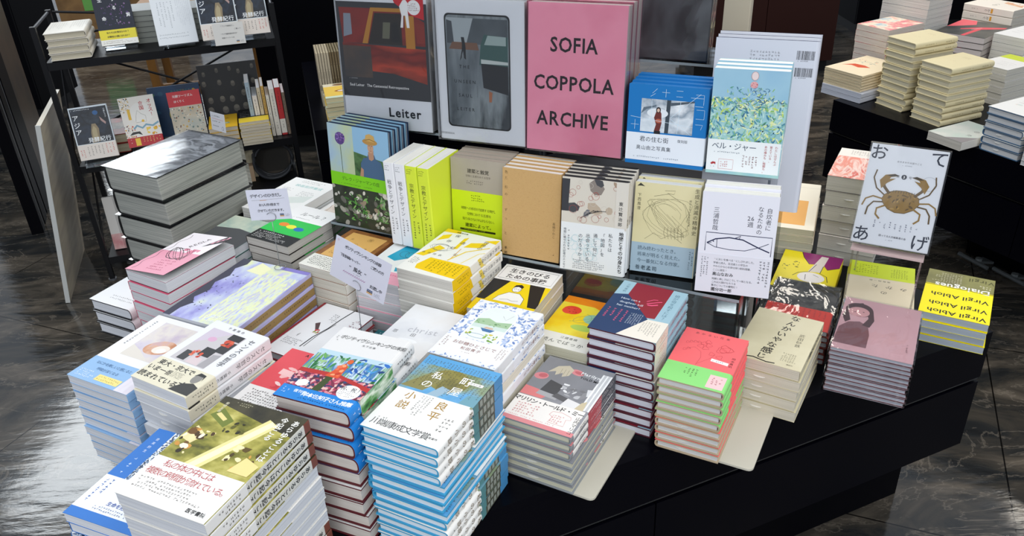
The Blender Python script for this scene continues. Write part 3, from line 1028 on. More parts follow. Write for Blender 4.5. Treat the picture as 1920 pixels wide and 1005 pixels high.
# --- CC: plain white book behind the painting
def fCC(a):
    a.rect(0, 0, 1, 1, NOISE(['#dfe0e4', '#eeeeee', '#e9e6e2'], 12))
    a.txt('christ', .60, .60, 24, '#b9b9be', rot=.12)
    a.txt('恩', .14, .50, 11, '#4a4a4e')
    a.txt('田', .50, .50, 11, '#4a4a4e')
    a.ell(.5, .40, 20, 6, '#f8f8f8')
CCb = make_book(HC, .108, .19, .02, True, cover='#e6e6e6', front=fCC, pages=COOLP)
stack(CCb, -.1824, 1.273, .76, -28, 5, 'plain white hardcover', 'the pile behind the painting', 'book', 'plain white hardcovers behind the painting pile')

# --- F: white book with blue leaves
LEAF = ['#9fb4da', '#7f9acb', '#c3d0e8', '#6a86bd', '#b4c4e2']
def fF(a):
    a.blobs(300, .0, .34, 1, 1, 3.2, 6.0, LEAF, 31, (.28, .5), 8, .1)
    a.poly([(.19, .345), (.74, .345), (.74, .80), (.70, .87), (.62, .91), (.47, .93), (.31, .91), (.23, .87), (.19, .80)], '#f4f6f4')
    a.poly([(.21, .355), (.72, .355), (.72, .80), (.68, .86), (.60, .90), (.47, .915), (.33, .90), (.25, .86), (.21, .80)], '#eaf0ec')
    a.poly([(.21, .68), (.36, .72), (.50, .68), (.72, .72), (.72, .62), (.21, .60)], '#a9c7a0')
    a.poly([(.21, .60), (.72, .62), (.72, .56), (.21, .54)], '#d2e2da')
    a.blobs(10, .22, .60, .70, .66, 2, 4, ['#6f9a6a', '#86ae7c'], 5)
    a.poly([(.36, .545), (.58, .545), (.54, .50), (.42, .50)], '#4a76a8')
    a.poly([(.40, .552), (.54, .552), (.53, .575), (.42, .575)], '#d8b49a')
    a.ring(.40, .41, 18, .8, '#5d86b4', ry=6)
    a.blobs(14, .50, .36, .72, .48, 2, 5, ['#8ab04e', '#6d9a44', '#b8cf7a', '#d9c65a'], 6)
    a.blobs(8, .22, .40, .30, .50, 2, 4, ['#9cb45c', '#d9c65a', '#7ba04c'], 7)
    a.line([(.52, .80), (.60, .74), (.66, .84)], .5, '#8f9aa2')
    a.rect(0, 0, 1, .06, '#eef1f7')
    a.blobs(26, 0, 0, 1, .06, 2, 4, LEAF, 33, (.3, .5), 8, .1)
def oF(a):
    a.txt('お砂糖ひとさじで', .50, .255, 10.5, '#8a4a3c', sp=1.0)
    a.txt('松田青子', .50, .185, 9, '#8a4a3c', sp=1.1)
    a.greek(.86, .09, .98, .31, 3, '#9a7468', True, .4)
    a.greek(.03, .09, .12, .31, 2, '#9a7468', True, .4)
    a.greek(.40, .12, .60, .14, 1, '#9a7468')
def sF(a):
    a.blobs(14, .1, .55, .9, .98, 1.5, 3, LEAF, 34, (.3, .5), 8, .1)
    a.txt('お砂糖ひとさじで', .5, .86, 8, '#8a5a4c', True)
    a.txt('松田青子', .5, .28, 7, '#8a5a4c', True)
F_ = make_book(PB, .129, .187, .0216, cover='#f0f0f3', front=fF, spine=sF, obi=(.06, .335, '#eeedec', oF, None), pages=CREAMP)
stack(F_, -.048, 1.207, .797, -28.6, 10, 'white paperback with blue leaves', 'its pile', 'book', 'white paperbacks with a blue leaf pattern', '..f.f.....', jit=.0015)

# --- G: grey and pink
def fG(a):
    a.rect(0, 0, 1, 1, NOISE(['#77787c', '#8d8e92', '#9a9a9e'], 6))
    a.poly([(0, .37), (.32, .37), (.40, .47), (.0, .50)], '#dc7f7e')
    a.ell(.10, .68, 13, 10, '#d98a8e', rot=.3)
    a.ell(.12, .69, 8, 6, '#c4686e', rot=.3)
    a.ell(.52, .86, 13, 8, '#d98a8e', rot=-.2)
    a.ell(.54, .86, 8, 4, '#c4686e', rot=-.2)
    a.poly([(.14, .76), (.22, .88), (.36, .93), (.46, .88), (.44, .78), (.36, .74), (.34, .80), (.26, .74), (.24, .80)], '#c8bfa8')
    for q in range(3): a.line([(.30 + .05 * q, .86), (.31 + .05 * q, .77)], .5, '#6d664f')
    a.poly([(.22, .48), (.46, .46), (.48, .62), (.26, .66)], '#4b4c4e')
    a.poly([(.20, .42), (.50, .40), (.52, .46), (.22, .48)], '#a9a9ab')
    a.poly([(.42, .44), (.80, .38), (.84, .44), (.46, .50)], '#5c5c5e')
    a.blobs(14, .46, .48, .80, .66, 4, 9, ['#d6d6d6', '#a9a9ab', '#e9e9e9', '#78787a', '#bfbfc1'], 8, (.3, .7))
    a.poly([(.78, .60), (.86, .64), (.84, .54), (.76, .48)], '#8f8f91')
    a.poly([(.80, .66), (.90, .68), (.93, .60), (.84, .56)], '#dcdcdc')
    a.poly([(.60, .36), (.84, .36), (.86, .44), (.64, .47)], '#e4e2e0')
    for i in range(5): a.poly([(.86 + .028 * i, .37), (.886 + .028 * i, .37), (.886 + .028 * i, .93), (.86 + .028 * i, .93)], ['#efefef', '#c9cacc'][i % 2])
    a.poly([(.80, .36), (.92, .36), (.90, .50), (.84, .46)], '#cdbf9e')
    a.txt('Marilyn', .72, .865, 11, '#f4f4f4', rot=-.05, b=1)
    a.txt('TOLD ME', .74, .80, 8, '#1a1a1c', rot=-.05, b=1)
    a.rect(0, 0, 1, .055, '#dd8b8e')
def oG(a):
    a.txt('マリリン・トールド・ミー', .47, .305, 13, K, b=1, sp=.83)
    a.txt('山内マリコ', .935, .275, 9.5, K, True, sp=1.0)
    a.greek(.08, .10, .52, .26, 5, '#d4777a', seed=4)
    a.greek(.06, .065, .86, .085, 1, '#d4777a', seed=9)
    a.greek(.60, .11, .80, .22, 4, '#d4777a', seed=2)
    a.line([(.56, .20), (.58, .25), (.70, .265), (.84, .24), (.86, .20), (.80, .19), (.82, .10), (.60, .10), (.62, .18), (.56, .20)], .7, '#d88a8c')
def sG(a):
    a.rect(0, .36, 1, .66, '#c4565e')
    a.rect(0, .66, 1, 1, '#55575d')
    a.greek(.2, .40, .8, .95, 2, '#f0e6e4', True, .5, seed=4)
G = make_book(HC, .131, .190, .0176, True, cover='#8d8e92', board='#8e9296', front=fG, spine=sG, obi=(.055, .36, '#f0ebe4', oG, lambda a: a.greek(.2, .07, .8, .34, 2, K, True, .6)), pages=OLIVEP, slip=True)
stack(G, .077, 1.146, .7082, -29.8, 7, 'grey and pink collage hardcover', 'the board pile', 'book', 'grey and pink hardcovers on a white board', '...ffff', jit=.0015)

# --- H: navy, red, pale blue
def fH(a):
    a.rect(0, 0, 1, 1, '#9fc0cd')
    a.poly([(.20, 1), (.78, 1), (.78, .40), (.60, .38), (.20, .74)], '#8f1d30')
    a.poly([(0, 0), (.42, 0), (.70, .36), (.20, .745), (0, .70)], '#1e3a63')
    a.txt('三宅香帆', .115, .95, 7, '#4a6c80', True, sp=1.2)
    a.txt('娘が母を殺すには？', .88, .93, 10.2, '#4d7388', True, sp=1.02)
    a.txt('How can a', .29, .655, 9, '#d9e2ea', sp=.9)
    a.txt('daughter kill', .335, .585, 9, '#d9e2ea', sp=.9)
    a.txt('her mother?', .325, .515, 9, '#d9e2ea', sp=.9)
    a.line([(.54, .64), (.66, .70), (.73, .73)], 2.2, '#ef5a86')
    a.line([(.56, .62), (.62, .625), (.70, .66)], 3.2, '#ef5a86')
    a.line([(.52, .68), (.60, .74), (.66, .75)], 1.8, '#ef5a86')
    for i in range(4): a.greek(.06 + .09 * i, .16 - .0 * i, .12 + .09 * i, .44, 1, '#d9567a', True, .8, seed=i + 3)
    a.greek(.42, .18, .62, .42, 6, '#cfd9e2', True, .5, seed=7)
def oH(a):
    a.poly([(.42, 0), (1, 0), (1, .37), (.70, .36)], '#ece4d6')
    a.greek(.66, .05, .92, .32, 7, '#6d645c', True, .45, seed=2)
def sH(a):
    a.txt('娘が母を殺すには？', .5, .93, 9.5, '#b04a66', True, sp=1.05)
    a.rect(0, 0, 1, .36, '#ece4d6')
    a.greek(.25, .04, .75, .32, 2, '#b7644c', True, .6)
H = make_book(HC, .127, .179, .0209, True, cover='#9fc0cd', board='#4e1626', front=fH, spine=sH, pages=PAGES('#dcdde4', '#bcbeca'), slip=True)
def addH():
    m = MB()
    oH(Art(m, .127, .179, lambda x, y, l: (-.0635 + x, -.0895 + y, .0196 + .0007 + l * .000012)))
    m.build('paper_band', H.root)
addH()
stack(H, .222, 1.260, .789, -29.5, 10, 'navy and crimson hardcover', 'its tall pile', 'book', 'navy and crimson hardcovers', '......ffff', jit=.0015)

# --- I: coral and green
def fI(a):
    a.rect(0, .33, 1, 1, '#f96e70')
    a.txt('あかるい花束', .47, .93, 7.5, '#5a2a2e', sp=1.5)
    ink = '#c23a44'
    def loop(cx, cy, r, k=1.3, ph=0):
        a.line([(cx + r * (1 + .25 * math.cos(3 * t)) * math.cos(t + ph), cy + r * .68 * (1 + .25 * math.cos(3 * t)) * math.sin(t + ph)) for t in [2 * math.pi * k * i / 22 for i in range(23)]], .55, ink)
    a.line([(.42, .35), (.44, .50), (.40, .60), (.28, .66), (.16, .60)], .6, ink)
    a.line([(.42, .37), (.58, .52), (.62, .60)], .6, ink)
    for x, y in ((.14, .72), (.19, .745), (.25, .76), (.31, .765), (.15, .58), (.20, .61)): loop(x, y, .025)
    for x, y in ((.44, .80), (.39, .76), (.47, .74), (.36, .70), (.44, .68)): loop(x, y, .045, 1.2, x * 9)
    loop(.74, .735, .10, 2.2); loop(.75, .735, .06, 2.2, 1); loop(.68, .70, .07, 1.4, 2)
    loop(.57, .60, .04, 1.1); loop(.70, .57, .045, 1.1, 1)
    a.txt('岡本真帆', .91, .62, 7, '#5a2a2e', True, sp=1.15)
    a.poly([(.60, .475), (.87, .455), (.87, .505), (.60, .525)], '#f2efec')
    a.greek(.62, .48, .85, .50, 1, K, fill=.7)
def oI(a):
    a.greek(.30, .10, .52, .28, 4, '#4a6a3a', True, .4, seed=4)
    a.rect(.70, .03, .95, .25, '#f3c9c8')
    a.greek(.74, .06, .91, .22, 3, '#a64a52', True, .5)
I_ = make_book(HC, .115, .169, .0169, True, cover='#f96e70', board='#b7a489', front=fI, obi=(0, .335, '#8fdc7c', oI, None), pages=PAGES('#dddcda', '#bcbbb9'), slip=True)
stack(I_, .34, 1.197, .7372, -28.9, 9, 'coral and green hardcover', 'the board pile', 'book', 'coral and green hardcovers on a white board', '.....ffff', jit=.001)

# --- J: cream with brush title
def fJ(a):
    a.rect(0, 0, 1, 1, NOISE(['#cfc5a2', '#d8cfae'], 20))
    t = 'なんかいやな感じ'
    for i, ch in enumerate(t):
        a.txt(ch, .60 - .028 * i, .93 - .118 * i, 22 if ch == '感' else 19, '#26221e', b=1, rot=-.06)
    a.txt('武田砂鉄', .80, .66, 11, '#4a4434', True, sp=1.1)
    a.greek(.66, .10, .92, .26, 6, '#6a634c', seed=3)
    a.txt('講談社', .82, .06, 4, '#4a4434')
    a.line([(0, .06), (.16, .03), (.3, .05), (.5, .02), (.62, .03)], 3, '#26221e')
def sJ(a): a.txt('なんかいやな感じ', .5, .92, 14, '#26221e', True, b=1)
J = make_book(PB, .126, .182, .0232, cover='#d3caa8', front=fJ, spine=sJ, pages=PAGES('#dcd5c4', '#bdb5a0'), slip=True)
stack(J, .479, 1.285, .696, -32, 5, 'cream brush-lettered paperback', 'its pile', 'book', 'cream paperbacks with a brushed title', '.ffff', jit=.002)

# --- K: mauve picture book in film
def fK(a):
    a.rect(0, 0, 1, 1, NOISE(['#d6abb2', '#deb6bc'], 8))
    a.poly([(.02, .40), (.12, .52), (.26, .56), (.38, .50), (.42, .34), (.42, .10), (.0, .10)], '#8a6268')
    a.ell(.22, .78, 26, 27, '#55393c', rot=.2)
    a.poly([(.30, .88), (.40, .80), (.44, .62), (.40, .48), (.30, .50), (.36, .64)], '#55393c')
    a.poly([(.06, .80), (.02, .62), (.08, .50), (.14, .56)], '#55393c')
    a.ell(.22, .74, 20, 19, '#dba8ab', rot=.2)
    a.poly([(.10, .88), (.24, .93), (.34, .84), (.20, .86)], '#55393c')
    a.ell(.28, .75, 1.6, 1.2, '#3a2528')
    a.ell(.17, .73, 1.6, 1.2, '#3a2528')
    a.line([(.20, .66), (.23, .65), (.26, .66)], .8, '#7a4448')
    a.greek(.88, .10, .92, .32, 1, '#7a5a5e', True)
K_ = make_book(PB, .143, .198, .0098, sp=-1, cover='#cba2a8', front=fK, pages=PAGES('#c6cbd4', '#a4aab6'), film=FILM('#fafafa', .05, .45, 16))
stack(K_, .706, 1.331, .681, -28.9, 10, 'mauve film-wrapped picture book', 'its pile', 'book', 'mauve picture books in clear film', '', jit=.002)

# --- L: yellow dialogues book, upside down
def fL(a):
    a.rect(0, .0, 1, .34, NOISE(['#77723c', '#8d8a52', '#6a6640'], 9))
    a.rect(0, .36, 1, 1, '#f4e310')
    a.txt('Dialogues', .46, .41 - .075, 26, '#f2f0e8', b=1, sp=.92)
    a.txt('Virgil Abloh', .47, .56, 21.5, '#141414', b=1, sp=.92)
    a.txt('Virgil Abloh', .47, .76, 21.5, '#141414', b=1, sp=.92)
    a.txt('Virgil Abloh', .47, .93, 21.5, '#141414', b=1, sp=.92)
    a.txt('Virgil', .20, .10, 20, '#4f4c22', b=1)
    a.greek(.48, .04, .97, .26, 7, '#d6d2b4', seed=2)
    a.greek(.04, .18, .25, .26, 2, '#e4e0c8', seed=3)
    a.line([(0, .355), (.2, .365), (.35, .352), (.6, .366), (.8, .354), (1, .362)], 2, '#3b391c')
L_ = make_book(PB, .131, .196, .018, cover='#f0e012', front=fL, pages=PAGES('#aeb5bd', '#8f979f'))
stack(L_, .922, 1.490, .652, -31.3 + 180, 4, 'yellow-lettered paperback', 'the right corner pile', 'book', 'yellow paperbacks with black lettering', '', jit=.003)

# --- M: beige with lime head band, upside down
def fM(a):
    a.rect(0, .34, 1, 1, NOISE(['#d2c3a4', '#d9ccb0'], 12))
    a.rect(0, 0, 1, .33, '#c2d028')
    a.txt('みかた', .42, .50, 15, K, sp=1.9)
    a.txt('の', .44, .62, 15, K)
    a.txt('猪熊純一郎', .52, .385, 7, '#3a3a2c', sp=1.3)
    a.greek(.10, .08, .42, .28, 7, '#6a7418', seed=5)
    a.greek(.55, .06, .94, .26, 5, '#6a7418', seed=6)
M_ = make_book(PB, .137, .213, .0175, cover='#d2c3a4', front=fM, pages=COOLP)
stack(M_, .798, 1.532, .651, -25 + 180, 4, 'beige paperback with lime head', 'its pile', 'book', 'beige paperbacks with a lime band', '')

# --- N: yellow with magenta skirt
def fN(a):
    a.poly([(.30, 1), (.36, .86), (.48, .70), (.60, .72), (.66, .80), (.80, .62), (.98, .72), (1, 1)], '#8c1d66')
    a.poly([(.64, .96), (.76, .96), (.70, .52), (.50, .50)], '#ded3c6')
    a.ell(.58, .36, 30, 24, '#f0e9e2')
    a.line([(.30, 1), (.36, .86), (.48, .70), (.60, .72), (.52, .50), (.36, .44), (.28, .34)], 1.6, K)
    a.line([(.98, .72), (.80, .62), (.72, .70), (.70, .50), (.82, .44), (.86, .30)], 1.6, K)
    a.line([(.48, .42), (.50, .28)], 1.2, K)
    a.line([(.60, .44), (.70, .40)], 1.2, K)
    a.blobs(7, .06, .44, .18, .60, 2, 5, [K], 5, (.2, .4))
    a.blobs(7, .22, .56, .34, .72, 2, 5, [K], 6, (.2, .4))
N_b = make_book(PB, .135, .185, .02, cover='#f2dd10', front=fN, pages=COOLP)
stack(N_b, .688, 1.66, .622, -28, 2, 'yellow paperback with magenta skirt', 'its pile', 'book', 'yellow paperbacks with a magenta skirt')

# --- O: dark photograph with red band in film
def fO(a):
    a.rect(0, .42, 1, 1, NOISE(['#161514', '#3c3a36', '#5d5a54', '#24221f'], 34))
    a.blobs(22, .40, .52, .78, .86, 3, 9, ['#e4e2dc', '#4a4844', '#c9c7c0', '#8a8882'], 13, (.18, .35), 5)
    a.greek(.05, .60, .30, .95, 5, '#8d8a84', seed=2)
def oO(a): a.greek(.06, .06, .94, .40, 11, '#a82a1c', True, .4, seed=4)
O_ = make_book(PB, .132, .186, .0133, cover='#2a2826', front=fO, obi=(0, .42, '#e23a22', oO, None), pages=GREYP, film=FILM('#fafafa', .05, .5, 18))
stack(O_, .606, 1.468, .66, -28, 6, 'black and red film-wrapped book', 'its pile', 'book', 'black and red books in clear film', '', jit=.002)

# --- P: thick books with red brush strokes
def fP(a):
    a.rect(0, 0, 1, .72, NOISE(['#f2e2d8', '#e9866e', '#f4d9cc', '#d8482e', '#f6ece4'], 22, (1, .5, 1), .5, 6, dist=1.6))
    a.greek(.2, .80, .8, .95, 4, '#8d8478', seed=3)
P_ = make_book(PB, .131, .191, .0383, cover='#ece4d8', board='#4a4c50', front=fP, pages=PAGES('#d6d2c6', '#b6b2a6'), slip=True)
stack(P_, .855, 1.832, .81, -30, 6, 'thick red-stroked paperback', 'the pile behind the crab', 'book', 'thick paperbacks behind the crab magazine', '.fffff', jit=.003)

# --- PP: large cream books with an orange panel
def fPP(a):
    a.rect(.10, .08, .88, .60, '#e9a94e')
    a.line([(0, .90), (1, .90)], .6, '#a8a294')
    a.txt('の家', .70, .72, 10, '#7d7664', True)
PP = make_book(AB, .204, .285, .018, cover='#efe6d0', front=fPP, pages=OLIVEP)
stack(PP, .695, 1.94, .67, -22.7, 5, 'cream art book with orange panel', 'its pile', 'book', 'large cream books with an orange panel')

# --- Z: yellow and white
def fZ(a):
    Y = '#f2cf22'
    for p in ([(0, .92), (.30, .94), (.26, 1), (0, 1)], [(.62, .80), (.88, .88), (.84, .74), (.58, .68)], [(.0, .32), (.20, .62), (.34, .58), (.16, .34)],
              [(.05, .70), (.20, .80), (.18, .90), (.06, .84)], [(.78, .90), (1, .98), (1, .88)], [(.46, .60), (.52, .62), (.50, .90), (.44, .86)]): a.poly(p, Y)
    a.line([(.58, .36), (.70, .60), (.98, .78)], 3.5, '#efd24a')
    a.line([(.82, .36), (.92, .62), (1, .66)], 2.5, '#f4e08a')
    a.line([(.60, .40), (.58, .64)], 1.5, '#e0a43a')
    a.txt('世界の', .84, .90, 12.5, '#46464a', True, sp=1.0)
    for ch, u, v in (('保', .30, .88), ('存', .26, .74), ('適', .50, .76), ('切', .44, .62), ('な', .60, .50)): a.txt(ch, u, v, 11.5, '#46464a')
    a.line([(.26 + .16 * (1 + .3 * math.sin(k * .9)) * math.cos(k * .55), .58 + .07 * math.sin(k * .55) * (1 + .2 * math.cos(k))) for k in range(46)], .5, '#77777a')
    a.txt('永井玲衣', .26, .42, 8, '#4a4a4c', sp=1.6)
    a.txt('講談社の本', .32, .96, 5.5, K, b=1)
def oZ(a):
    a.poly([(.30, 0), (1, 0), (1, .34), (.30, .34), (.22, .16)], '#f4ca10')
    a.poly([(0, .0), (1, .0), (1, .05), (0, .09)], '#f0eee6')
    a.greek(.38, .07, .95, .31, 9, '#6a5a10', True, .5, seed=6)
    a.greek(.05, .15, .22, .29, 5, '#66635a', seed=3)
def sZ(a):
    a.poly([(0, .0), (1, .0), (1, .38), (0, .34)], '#f4ca10')
    a.poly([(0, .50), (1, .56), (1, .62), (0, .56)], '#f2d85a')
    a.txt('世界の適切な保存', .5, .96, 9.5, '#46464a', True, sp=1.1)
    a.greek(.25, .04, .75, .32, 2, '#6a5a10', True, .6)
Z_ = make_book(PB, .129, .186, .0244, cover='#f0eee8', front=fZ, spine=sZ, obi=(0, .34, '#f0eee6', oZ, sZ and (lambda a: (a.poly([(0, 0), (1, 0), (1, .34), (0, .34)], '#f4ca10'), a.greek(.25, .03, .75, .31, 2, '#6a5a10', True, .6)))), pages=PAGES('#d9d5cd', '#b3afa5'))
stack(Z_, -.119, 1.462, .824, -30.5, 8, 'yellow and white paperback', 'the pile under lime books', 'book', 'yellow and white paperbacks', '', jit=.003)

# --- AA: black and yellow comic cover
def fAA(a):
    Y = '#f4d40e'
    a.rect(0, 0, 1, 1, '#f0eeea')
    a.rect(0, .0, 1, .66, K)
    a.poly([(.30, .66), (.64, .66), (.86, .22), (.14, .22)], Y)
    a.poly([(.90, .66), (1, .66), (1, .30)], Y)
    a.rect(0, 0, 1, .22, Y)
    a.line([(.04, .96), (.96, .96), (.96, .70), (.04, .70), (.04, .96)], .9, K)
    a.txt('生きのびる', .50, .885, 18, K, b=1, sp=.98)
    a.txt('ための事務', .50, .765, 18, K, b=1, sp=.98)
    a.poly([(.26, .24), (.74, .24), (.72, .36), (.60, .44), (.42, .44), (.30, .34)], '#f4f2ee')
    a.line([(.26, .24), (.30, .34), (.42, .44), (.60, .44), (.72, .36), (.74, .24)], 1, K)
    a.ell(.50, .52, 9, 11, '#f4f2ee')
    a.ring(.50, .52, 9, .8, K, ry=11)
    a.poly([(.42, .55), (.44, .60), (.52, .625), (.58, .59), (.57, .55), (.50, .575)], K)
    a.ring(.475, .525, 2.6, .6, K)
    a.ring(.54, .525, 2.6, .6, K)
    a.line([(.48, .475), (.53, .475)], .7, K)
    a.line([(.36, .27), (.48, .30), (.56, .28), (.66, .30)], .8, K)
    for i in range(3): a.txt(['人生', '仕事', '生活'][i], .90 - .11 * i, .18, 9, K, True, b=1)
    a.greek(.08, .03, .55, .19, 4, '#4a4208', seed=4, fill=.7)
AA = make_book(PB, .125, .182, .022, sp=-1, cover='#f0eeea', front=fAA, pages=PAGES('#ded6c4', '#b9b09a'), back=lambda a: a.rect(0, 0, 1, 1, '#c0442a'))
stack(AA, .004, 1.395, .767, -26, 6, 'yellow and black comic paperback', 'its pile', 'book', 'yellow and black comic paperbacks')

# --- BB: orange painting
def fBB(a):
    a.rect(0, .25, 1, 1, NOISE(['#f0b400', '#f5d21c', '#f2e04a', '#e8c21a'], 10))
    a.rect(0, .86, 1, 1, NOISE(['#f07a12', '#f59a1c'], 10))
    a.poly([(.2, 1), (1, 1), (1, .74), (.6, .86)], '#f28a18')
    a.ell(.26, .72, 19, 15, '#e4452e')
    a.ell(.20, .70, 13, 12, '#e85038')
    a.greek(.16, .66, .40, .76, 2, '#a02c1c')
    a.ell(.72, .62, 20, 17, '#9cc9a8')
    a.ell(.80, .56, 14, 12, '#8cc0b4')
    a.ell(.64, .42, 24, 10, '#b4cf5a')
    a.line([(.55 + .2 * math.sin(k * .5) * (.6 + .02 * k), .60 + .1 * math.cos(k * .43)) for k in range(24)], .6, '#5a8a76')
    a.txt('江國香織', .56, .185, 8, '#5a5a50', sp=1.1)
    a.txt('読んでばっか', .50, .095, 13, '#3f3f38', sp=1.1)
BB = make_book(PB, .112, .178, .0233, cover='#eceae0', front=fBB, pages=OLIVEP)
stack(BB, .117, 1.350, .72, -28, 5, 'orange painted paperback', 'the sunken pile', 'book', 'orange painted paperbacks in a sunken pile')

# --- DD: small teal book;  EE: white book with ink line
DD = make_book(PB, .088, .13, .02, cover='#1f6a70', front=lambda a: (a.rect(0, 0, 1, 1, NOISE(['#154f58', '#2a7f86', '#1a5f68', '#3f97a0'], 50)), a.greek(.1, .70, .2, .95, 2, '#d9e6e6', True), a.greek(.45, .9, .7, .94, 1, '#d9e6e6')), pages=COOLP)
stack(DD, -.262, 1.372, .67, -28, 3, 'small teal paperback', 'the hidden pile', 'book', 'small teal paperbacks under the sign')
def fEE(a):
    a.rect(0, 0, .045, 1, '#8f2a30')
    a.line([(.62, 1), (.58, .80), (.56, .60), (.50, .40), (.49, .20)], 2.6, '#2e2e30')
    a.line([(.60, .70), (.54, .45), (.54, .22)], 1.6, '#4a4a4c')
    a.poly([(.28, .62), (.42, .50), (.44, .54), (.34, .66)], '#5a4444')
    a.blobs(10, .40, .46, .50, .54, 2, 4, ['#b8302e', '#8fa24e', '#c8484a', '#e4d8d2'], 3)
    a.blobs(14, .80, .72, 1, .86, 3, 7, ['#b7a6aa', '#8f7c82', '#d4c6c8'], 4, (.2, .4))
    a.greek(.40, .70, .56, .86, 5, '#7a7a7c', seed=3)
    a.greek(.12, .18, .50, .30, 4, '#8d8d8f', seed=5)
    a.line([(.24, .36), (.26, .40), (.25, .34)], 1, '#6a6a6c')
EE = make_book(AB, .130, .185, .022, True, sp=-1, cover='#eeeded', board='#8f2a30', front=fEE, pages=COOLP)
stack(EE, -.387, 1.380, .70, -30.7, 5, 'white picture book with ink line', 'its pile', 'book', 'white picture books with an ink line')

# --- Q: very large grey photo books
def fQ(a):
    a.rect(.01, .01, .99, .99, NOISE(['#4a4c50', '#8d9096', '#6a6c70', '#b8bcc2', '#3a3b3e'], 13, (1, 1.8, 1), .4, 6, rough=.22, dist=.8, spec=.6))
    a.line([(.0, .004), (0, .996)], 1.5, '#d9dadc')
Q = make_book(AB, .185, .261, .0632, True, sp=-1, cover='#1c1d20', front=fQ, pages=PAGES('#e4e4da', '#bcbeb6', 700), film=FILM('#f4f4f4', .01, .12, 5))
stack(Q, -.816, 1.901, .896, -30, 5, 'grey photograph book', 'the massive pile', 'book', 'massive grey photo books at the back left', '', jit=.004)

# --- R: pink and white with loose cover
def fR(a):
    a.rect(0, .0, 1, .52, '#e79aae')
    a.rect(0, .52, 1, 1, '#f2eaec')
    a.blobs(9, .45, .34, .85, .62, 7, 13, ['#e58aa2', '#f0a9bb', '#d8758f'], 5)
    for s_ in (3, 5, 8): a.line([(.5 + .28 * math.sin(k * .7 + s_), .48 + .14 * math.cos(k * .9 + s_)) for k in range(18)], 1.0, '#3a2a30')
    a.line([(.10 + .035 * math.sin(k * .9), .04 + .036 * k) for k in range(26)], 1.2, '#4a2a36')
    a.txt('REGLA', .55, .78, 15, '#4a3a40', rot=1.2, b=0)
    a.poly([(.72, .70), (1, .86), (1, .98), (.90, 1)], '#2a2226')
    for i in range(4): a.poly([(.80 + .05 * i, .78 + .05 * i), (.84 + .05 * i, .80 + .05 * i), (.84 + .05 * i, .85 + .05 * i), (.80 + .05 * i, .83 + .05 * i)], '#e79aae')
    a.greek(.40, .06, .90, .32, 5, '#b8486a', seed=4)
Rt = make_book(PB, .125, .18, .0265, sp=-1, cover='#e9a3b4', board='#141318', front=fR, pages=PAGES('#e2e2e2', '#c6c6ca'), lift=.016)
stack(Rt, -.697, 1.548, .7975, -31.9, 1, 'pink and white paperback with sprung cover', 'top of the rosy pile at left', 'book', None, base=.7706)
Rb = make_book(PB, .125, .18, .0238, sp=-1, cover='#d9627e', pages=PAGES('#e2e2e2', '#c6c6ca'))
stack(Rb, -.697, 1.548, .7705, -31.9, 8, 'pink-edged paperback', 'the pile below the sprung cover', 'book', 'pink edged paperbacks at left', '', jit=.002)

# --- S: lavender landscape book
def fS(a):
    a.rect(.02, 0, 1, 1, NOISE(['#7f78c0', '#9d9ad6', '#b9bce4', '#cfd6e6', '#e6ecb8', '#c9c4ea'], 13, (1.5, .8, 1), .3, 5))
    a.rect(.45, .05, .98, .85, NOISE(['#b0b2e0', '#d9e0e4', '#eef2b4', '#c2c0e8', '#dfe8c8'], 60, (1.8, .5, 1), .2, 5))
    a.poly([(0, 0), (.10, 0), (.10, .12), (.16, .22), (.08, .30), (.14, .44), (.07, .56), (.13, .70), (.07, .82), (.14, .92), (.12, 1), (0, 1)], '#4a4a58')
    a.blobs(36, .12, .15, .42, .75, 1.2, 4, ['#3f3f58', '#4a4a66'], 6, (.2, .5))
    a.poly([(.24, .82), (.48, .80), (.50, .93), (.30, .99)], '#f2f0c0')
    a.rect(.60, .95, 1, 1, '#8a80c8')
    a.greek(.50, .04, .75, .14, 4, '#f4f4f8', seed=2)
def sS(a):
    a.rect(.34, 0, 1, 1, '#9c7f4e')
    a.greek(.45, .52, .8, .90, 1, '#5a431e', True, .8, seed=5)
    a.greek(.45, .06, .8, .45, 1, '#6a5228', True)
S_ = make_book(AB, .178, .235, .0264, cover='#b9b4dc', front=fS, spine=sS, pages=COOLP)
stack(S_, -.551, 1.443, .765, -26.3, 6, 'lavender landscape book', 'the centre left pile', 'book', 'lavender landscape books')

# --- T
T_ = make_book(HC, .13, .188, .03, True, cover='#ededed', board='#141416', front=lambda a: (a.greek(.08, .60, .9, .95, 6, '#8a8a8c', seed=3), a.greek(.3, .1, .9, .2, 2, '#8a8a8c', seed=6)), pages=COOLP)
stack(T_, -.838, 1.668, .67, -28, 3, 'white hardcover with black boards', 'the far left pile', 'book', 'white hardcovers with black boards')

